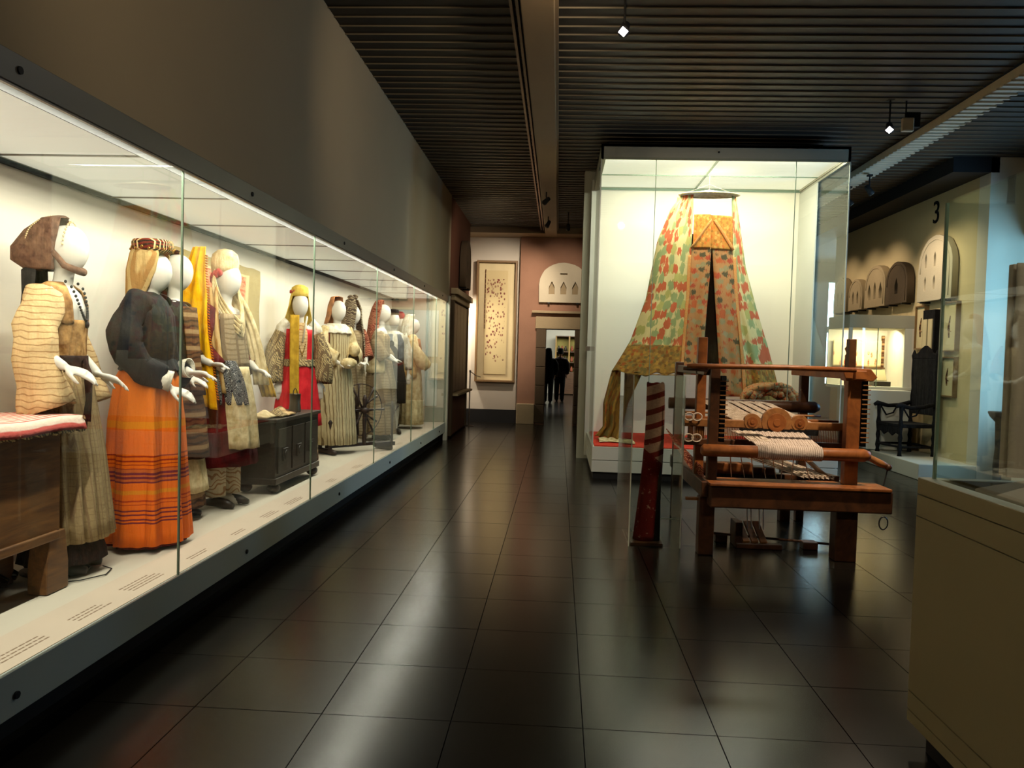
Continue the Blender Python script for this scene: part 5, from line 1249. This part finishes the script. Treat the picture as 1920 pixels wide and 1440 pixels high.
# carved armchair
t = thing('carved_armchair', 'black carved high-backed armchair on the low plinth by the right wall', 'chair', (4.82, 10.95, .202), radians(-82))
for x in (-.27, .27):
    for y, zt in ((-.25, .66), (.22, .64)):
        g = G(); g.lathe([(.03, 0), (.022, .05), (.032, .1), (.02, .18), (.03, .24), (.02, .3), (.032, .42), (.02, .5), (.028, zt)], (x, y, 0), 12); obj('leg', g, 'blackcl', t, smooth=True)
    g = G(); g.tube([(x, -.32, .66), (x, -.28, .685), (x, -.12, .65), (x, .04, .66), (x, .2, .70)], [.022, .034, .026, .028, .03], 10); obj('arm', g, 'blackcl', t, smooth=True)
    g = G(); g.tube([(x, -.22, .64), (x, -.14, .52), (x, -.04, .55), (x, .02, .66)], .012, 8); obj('arm_scroll', g, 'blackcl', t, smooth=True)
g = G(); g.box(-.29, .29, -.27, .26, .38, .43); obj('seat', g, 'blackcl', t, bevel=.01)
g = G(); g.prism([(-.27, 0), (-.27, .1), (.27, .1), (.27, 0), (.18, .03), (.1, -.02), (0, .03), (-.1, -.02), (-.18, .03)], (0, -.27, .28), (0, .02, 0)); obj('apron', g, 'blackcl', t, bevel=.003)
for y in (-.25, .22):
    g = G(); g.tube([(-.27, y, .12), (-.1, y, .12), (0, y, .12), (.27, y, .12)], [.014, .02, .016, .014], 8); obj('stretcher', g, 'blackcl', t, smooth=True)
for x in (-.27, .27):
    g = G(); g.tube([(x, -.25, .12), (x, .22, .12)], .016, 8); obj('stretcher', g, 'blackcl', t, smooth=True)
g = G(); g.box(-.25, .25, .21, .26, .55, 1.32); obj('backrest', g, 'blackcl', t, bevel=.01)
g = G(); g.prism([(-.25, 0), (.25, 0), (.28, .05), (.15, .08), (.08, .14), (0, .18), (-.08, .14), (-.15, .08), (-.28, .05)], (0, .21, 1.32), (0, .045, 0)); obj('crest', g, 'blackcl', t, bevel=.005)
for x in (-.26, .26):
    g = G(); g.lathe([(.025, .6), (.03, .8), (.02, .9), (.03, 1.1), (.025, 1.3), (.035, 1.36), (.01, 1.44)], (x, .23, 0), 12); obj('back_post', g, 'blackcl', t, smooth=True)
# second dark stand by the window
t = thing('dark_pedestal', 'dark turned wooden pedestal leg in front of the blue-lit wall', 'pedestal', (5.06, 9.15, 0))
g = G(); g.lathe([(.10, 0), (.09, .03), (.04, .06), (.05, .3), (.035, .5), (.045, .8), (.10, .86), (.12, .90), (.12, .92)], n=20); obj('pedestal_shaft', g, 'darkwood', t, smooth=True)

# =================================================================== LEFT PIER AND END WALLS
t = thing('stone_doorframe', 'old carved door surround with cornice on the brown pier past the long showcase', 'door surround', (XL, 13.9, 0))
M['doorwood'] = wood('aged_door_wood', S(96, 70, 46), S(56, 38, 26))
g = G(); g.box(0, .12, -1.15, 1.1, 2.40, 2.50); g.box(0, .07, -1.1, 1.05, 2.30, 2.40); obj('cornice', g, 'stone', t, bevel=.01)
for y in (-1.1, .93):
    g = G(); g.box(0, .05, y, y + .14, 0.03, 2.30); obj('jamb', g, 'stone_dark', t, bevel=.006)
for k in range(4):
    g = G(); g.box(0, .03, -.94 + k * .465, -.94 + k * .465 + .45, .75, 2.28); obj('plank', g, 'doorwood', t, bevel=.006)
g = G(); g.box(0, .14, -.96, 1.2, .70, .74); obj('ledge', g, 'stone', t, bevel=.004)
g = G(); g.box(0, .03, -.94, .92, .03, .70); obj('lower_panel', g, 'wall_brown', t, bevel=.006)
fragment('arched stone fragment hung high on the brown pier past the long showcase', 14.1, 2.62, .8, .85, [lancet(-.15, .12, .2, .5), lancet(.15, .12, .2, .5)], 'stone_dark', 9, x=XL,
         rot=Matrix(((0, 0, 1), (1, 0, 0), (0, 1, 0))).to_4x4(), border=False, group=None)
t = thing('rope_stand', 'slim metal stand at the end of the brown pier beside the bright alcove', 'stand', (XL + .09, 15.1, 0))
g = G(); g.lathe([(.10, 0), (.10, .01), (.012, .025), (.012, 1.05), (.02, 1.06), (.02, 1.1)], n=16); obj('post', g, 'track', t, smooth=True)
g = G(); g.tube([(0, 0, 1.08), (.1, .05, 1.0), (.2, .1, .97)], .008, 6); obj('rope', g, 'track', t)
area('alcove_lamp', (-2.3, 15.75, 2.5), (.25, .1, -1), .25, .3, 60, (1, .90, .74))
# embroidered panel case
t = thing('framed_embroidery', 'tall framed embroidered cloth panel on the white end wall', 'picture frame', (-1.32, YE, .85))
def embmat():
    n = NT('flower_embroidery'); uv = n.coord('UV'); s = n.xyz(uv)
    vo = n.voro(n.map(uv, (9, 30, 1)), 1, .9); f = n.ramp(vo.outputs['Distance'], [(.30, (1, 1, 1, 1)), (.42, BLACK)])
    f = n.math('MULTIPLY', f, n.ramp(n.noise(uv, 14, 4, .8), [(.40, BLACK), (.47, (1, 1, 1, 1))]))
    du = n.math('ABSOLUTE', n.math('SUBTRACT', s[0], .48)); f = n.math('MULTIPLY', f, n.math('LESS_THAN', du, .42))
    f = n.math('MULTIPLY', f, n.math('LESS_THAN', n.math('ABSOLUTE', n.math('SUBTRACT', s[1], .52)), .40))
    c = n.mix(n.noise(uv, 12, 3), S(150, 60, 56), S(70, 78, 66)); n.out(n.mix(f, S(196, 178, 132), c), .9, 0, .1); return n.m
M['emb'] = embmat()
for a in ((-.42, -.38, -.16, 0, 0, 2.52), (.38, .42, -.16, 0, 0, 2.52), (-.38, .38, -.16, 0, 0, .04), (-.38, .38, -.16, 0, 2.48, 2.52)):
    g = G(); g.box(*a); obj('frame_bar', g, 'framew', t, bevel=.003)
g = G(); g.box(-.38, .38, -.05, -.0, .04, 2.48); obj('mount', g, 'paper', t)
g = G(); g.box(-.24, .22, -.065, -.05, .16, 2.32); g.uv = [((v[0] + .24) / .46, (v[2] - .16) / 2.16) for v in g.v]; obj('embroidered_cloth', g, 'emb', t)
g = G(); g.box(-.25, -.235, -.075, -.05, 1.1, 2.34); obj('bookmark_edge', g, 'brownap', t)
# arch relief and door surround on pink wall
RZ = Matrix(((1, 0, 0), (0, 0, -1), (0, 1, 0))).to_4x4()
fragment('white arched plaster window with three lancets above the doorway', YP, 2.53, .98, .80, [lancet(x, .13, .16, .44) for x in (-.24, 0, .24)] + [rect(-.08, .08, .56, .60)], 'stone_pale', 12, x=.06, rot=RZ, border=False, thick=.06, group=None)
t = thing('stone_door_surround', 'carved stone door surround around the far doorway', 'door surround', (0, YP, 0))
for k in range(5):
    g = G(); g.box(DX0 - .20, DX0, -.06, .0, .03 + k * .39, .03 + k * .39 + .38); obj('jamb_stone', g, 'stone_dark', t, bevel=.008)
    g = G(); g.box(DX1, DX1 + .12, -.06, .0, .03 + k * .39, .03 + k * .39 + .38); obj('jamb_stone', g, 'stone_dark', t, bevel=.008)
g = G(); g.box(DX0 - .22, DX1 + .2, -.07, .0, DZ, DZ + .25); obj('lintel', g, 'stone', t, bevel=.01)
g = G(); g.box(DX0 - .30, DX1 + .2, -.13, 0, DZ + .32, DZ + .37); obj('cornice', g, 'stone', t, bevel=.008)
g = G(); g.box(-.84, DX0 - .2, -.10, 0, 0, .42); obj('foot_stone', g, 'stone', t, bevel=.01)
# next room
g = G(); g.box(-3.2, -3.0, 16.4, 31, -.1, 3.8); g.box(3.2, 3.4, 16.4, 31, -.1, 3.8); g.box(-3.2, 3.4, 30, 30.2, -.1, 3.8); struct('wall_next_room', g, 'case_white')
g = G(); g.box(-3.2, 3.4, 16.4, 30.2, 3.3, 3.5); struct('ceiling_next_room', g, 'grey')
area('next_room_lamp', (.6, 26.5, 3.2), (0, .4, -1), 3, 3, 420, (1, .95, .85))
t = thing('glazed_cabinet', 'green-gold glazed cabinet with shelves in the room beyond the doorway', 'cabinet', (.62, 29.4, 0))
g = G(); g.box(-.75, .75, -.3, .3, .03, .85); obj('base', g, 'doorwood', t, bevel=.01)
g = G(); g.box(-.75, .75, .2, .3, .85, 2.2); obj('back', g, plain('olive_gold_back', S(150, 140, 70), .7, .2, 4), t)
for x in (-.75, -.25, .22, .70):
    g = G(); g.box(x, x + .05, -.3, .2, .85, 2.2); obj('upright', g, plain('gilt_wood', S(150, 120, 60), .5, .1), t)
for z in (1.2, 1.6, 2.18):
    g = G(); g.box(-.75, .75, -.28, .2, z, z + .03); obj('shelf', g, 'doorwood', t)
for i, px in enumerate((0, .13, .26, .5, .63, .76, .99, 1.14)):
    for z in (.86, 1.235, 1.635):
        nm = {.86: 'bottom', 1.235: 'middle', 1.635: 'top'}[z]; v = thing('shelf_pot', '%s small pot from the left on the %s shelf of the glazed cabinet' % (('first', 'second', 'third', 'fourth', 'fifth', 'sixth', 'seventh', 'eighth')[i], nm), 'pot', (px, 29.3, z), 0, 'pots on the %s shelf' % nm)
        g = G(); g.lathe([(.03, 0), (.055, .05), (.05, .12), (.025, .17), (.035, .2)], n=10); obj('pot', g, 'redveil' if (i + int(z * 10)) % 2 else 'darkwood', v, smooth=True)
# people seen from behind in the doorway
def person(label, loc, rz, H, m, hair, m2='blackcl'):
    t = thing('person', label, 'person', loc, rz, None)
    ar = [((0, .18, 1.345), (-.03, .24, 1.06), (.06, .22, .86), (.25, 0, -1, 0, 1, 0, 1)), ((0, .18, 1.345), (-.03, .24, 1.06), (.10, .2, .9), (.4, 0, -1, 0, 1, 0, 1))]
    body(t, H, ar, voxel=.011, legs=True, m=plain('skin_' + hair, S(190, 140, 110), .6, .05), face=True)
    k = H / 1.7
    skirt(t, 'jacket', m, [(1.42 * k, 0, .07, .09), (1.37 * k, 0, .12, .19), (1.25 * k, 0, .14, .215), (1.0 * k, 0, .14, .19), (.80 * k, 0, .155, .2)], k=6, amp1=.02)
    sleeve(t, m, [(.0, .16, 1.36 * k), (-.03, .24, 1.18 * k), (-.02, .25, 1.05 * k), (.05, .23, .9 * k)], [.07, .075, .065, .05], seed=9, up=(1, 0, 0))
    for sy in (-1, 1):
        g = G(); g.tube([(0, .085 * sy, .92 * k), (.01, .09 * sy, .5 * k), (-.01, .085 * sy, .06)], [.105, .078, .06], 14, cap=False); obj('trouser_leg', g, m2, t, smooth=True, solid=.006)
    g = G()
    for z, rx, ry, cx in [(0, 0, 0, 0)]: pass
    if hair == 'long':
        g = loftz([(1.71 * k, .01, .02, .02), (1.70 * k, 0, .08, .07), (1.6 * k, -.0, .11, .09), (1.45 * k, -.03, .10, .10), (1.28 * k, -.06, .08, .11)], arc=(radians(55), radians(305)), n=30, amp1=.05, k=9)
    else:
        g = loftz([(1.71 * k, .02, .02, .02), (1.70 * k, .02, .08, .07), (1.63 * k, .02, .10, .082), (1.52 * k, .01, .095, .08)], arc=(radians(58), radians(302)), n=30, amp1=.02, k=9)
    obj('hair', g, 'blackcl', t, smooth=True, solid=.02)
    for sy in (-1, 1):
        g = G(); g.tube([(-.06, .085 * sy, .035), (0, .085 * sy, .045), (.09, .09 * sy, .035), (.16, .095 * sy, .025)], [.03, .042, .038, .02], 10); obj('shoe', g, 'blackcl', t, smooth=True)
person('person in black coat with long dark hair, left of the pair in the far doorway', (-.30, 23.6, 0), radians(100), 1.66, 'blackcl', 'long')
person('person in dark brown jacket with short hair, right one in the far doorway', (.06, 24.6, 0), radians(80), 1.68, cloth('dark_brown_jacket', S(56, 40, 34), S(34, 24, 22)), 'short')

# =================================================================== GALLERY SPOTS (lamps with fixtures, some added for fill)
for (x, y, z), aim, P, lab in (
    ((-.25, 13.6, 3.72), (-1.25, 16.2, 2.3), 330, 'black spotlight under the centre beam aimed at the framed embroidery'),
    ((.1, 13.9, 3.72), (.0, 16.1, 2.6), 110, 'black spotlight near the centre beam aimed at the far doorway'),
    ((-.25, 11.6, 3.72), (-1.8, 14.0, 2.8), 80, 'black spotlight under the centre beam aimed at the brown pier')):
    spotlight((x, y, z), aim, lab, P, (1, .84, .68), 66, lit=False, lens='duct', drop=.28 if x > 0 else .16)
for i, (y, ya, P) in enumerate(((14.2, 14.3, 24), (13.3, 13.3, 26), (12.4, 12.5, 30), (11.0, 11.0, 42), (10.3, 10.5, 30))):
    spotlight((3.93, y, 3.66), (5.2, ya, 2.2), 'black wall-washing spotlight under the ribbed duct, %s along the wall' % ('farthest', 'second farthest', 'middle one', 'second nearest', 'nearest')[i], P * 2.1, (1, .80, .58), 80, lit=False, lens='duct', drop=.2)
# added fill lamps for the near part of the room, out of view
for x, y, ax_, P, lab in ((.2, 1.2, -1.6, 90, 'added fill spotlight over the entrance side aimed at the upper left wall'), (.3, 4.6, -1.7, 60, 'second added fill spotlight aimed at the upper left wall')):
    spotlight((x, y, 3.74), (ax_, y + 4.0, 3.0 if ax_ < 0 else .9), lab, P, WARM, 95, lit=False, lens='duct', drop=.26)
t = spotlight((2.35, 4.75, 3.74), (1.75, 5.9, .9), 'added fill spotlight aimed down at the wooden loom', 520, (1, .80, .55), 42, lit=False, lens='duct', drop=.26)  # unseen lamp added to brighten the loom from above

spotlight((1.9, .9, 3.74), (1.9, 2.7, 1.2), 'added black fill spotlight over the right foreground showcase', 115, (1, .87, .7), 60, lit=False, lens='duct', drop=.26)  # added out of view to lift the plinth case and cloth board
spotlight((1.0, 4.4, 3.74), (1.7, 9.0, 1.6), 'added black fill spotlight aimed at the tall bed-tent showcase', 300, (1, .88, .72), 60, lit=False, lens='duct', drop=.26)  # extra unseen lamp raising the light on the case fascia and base
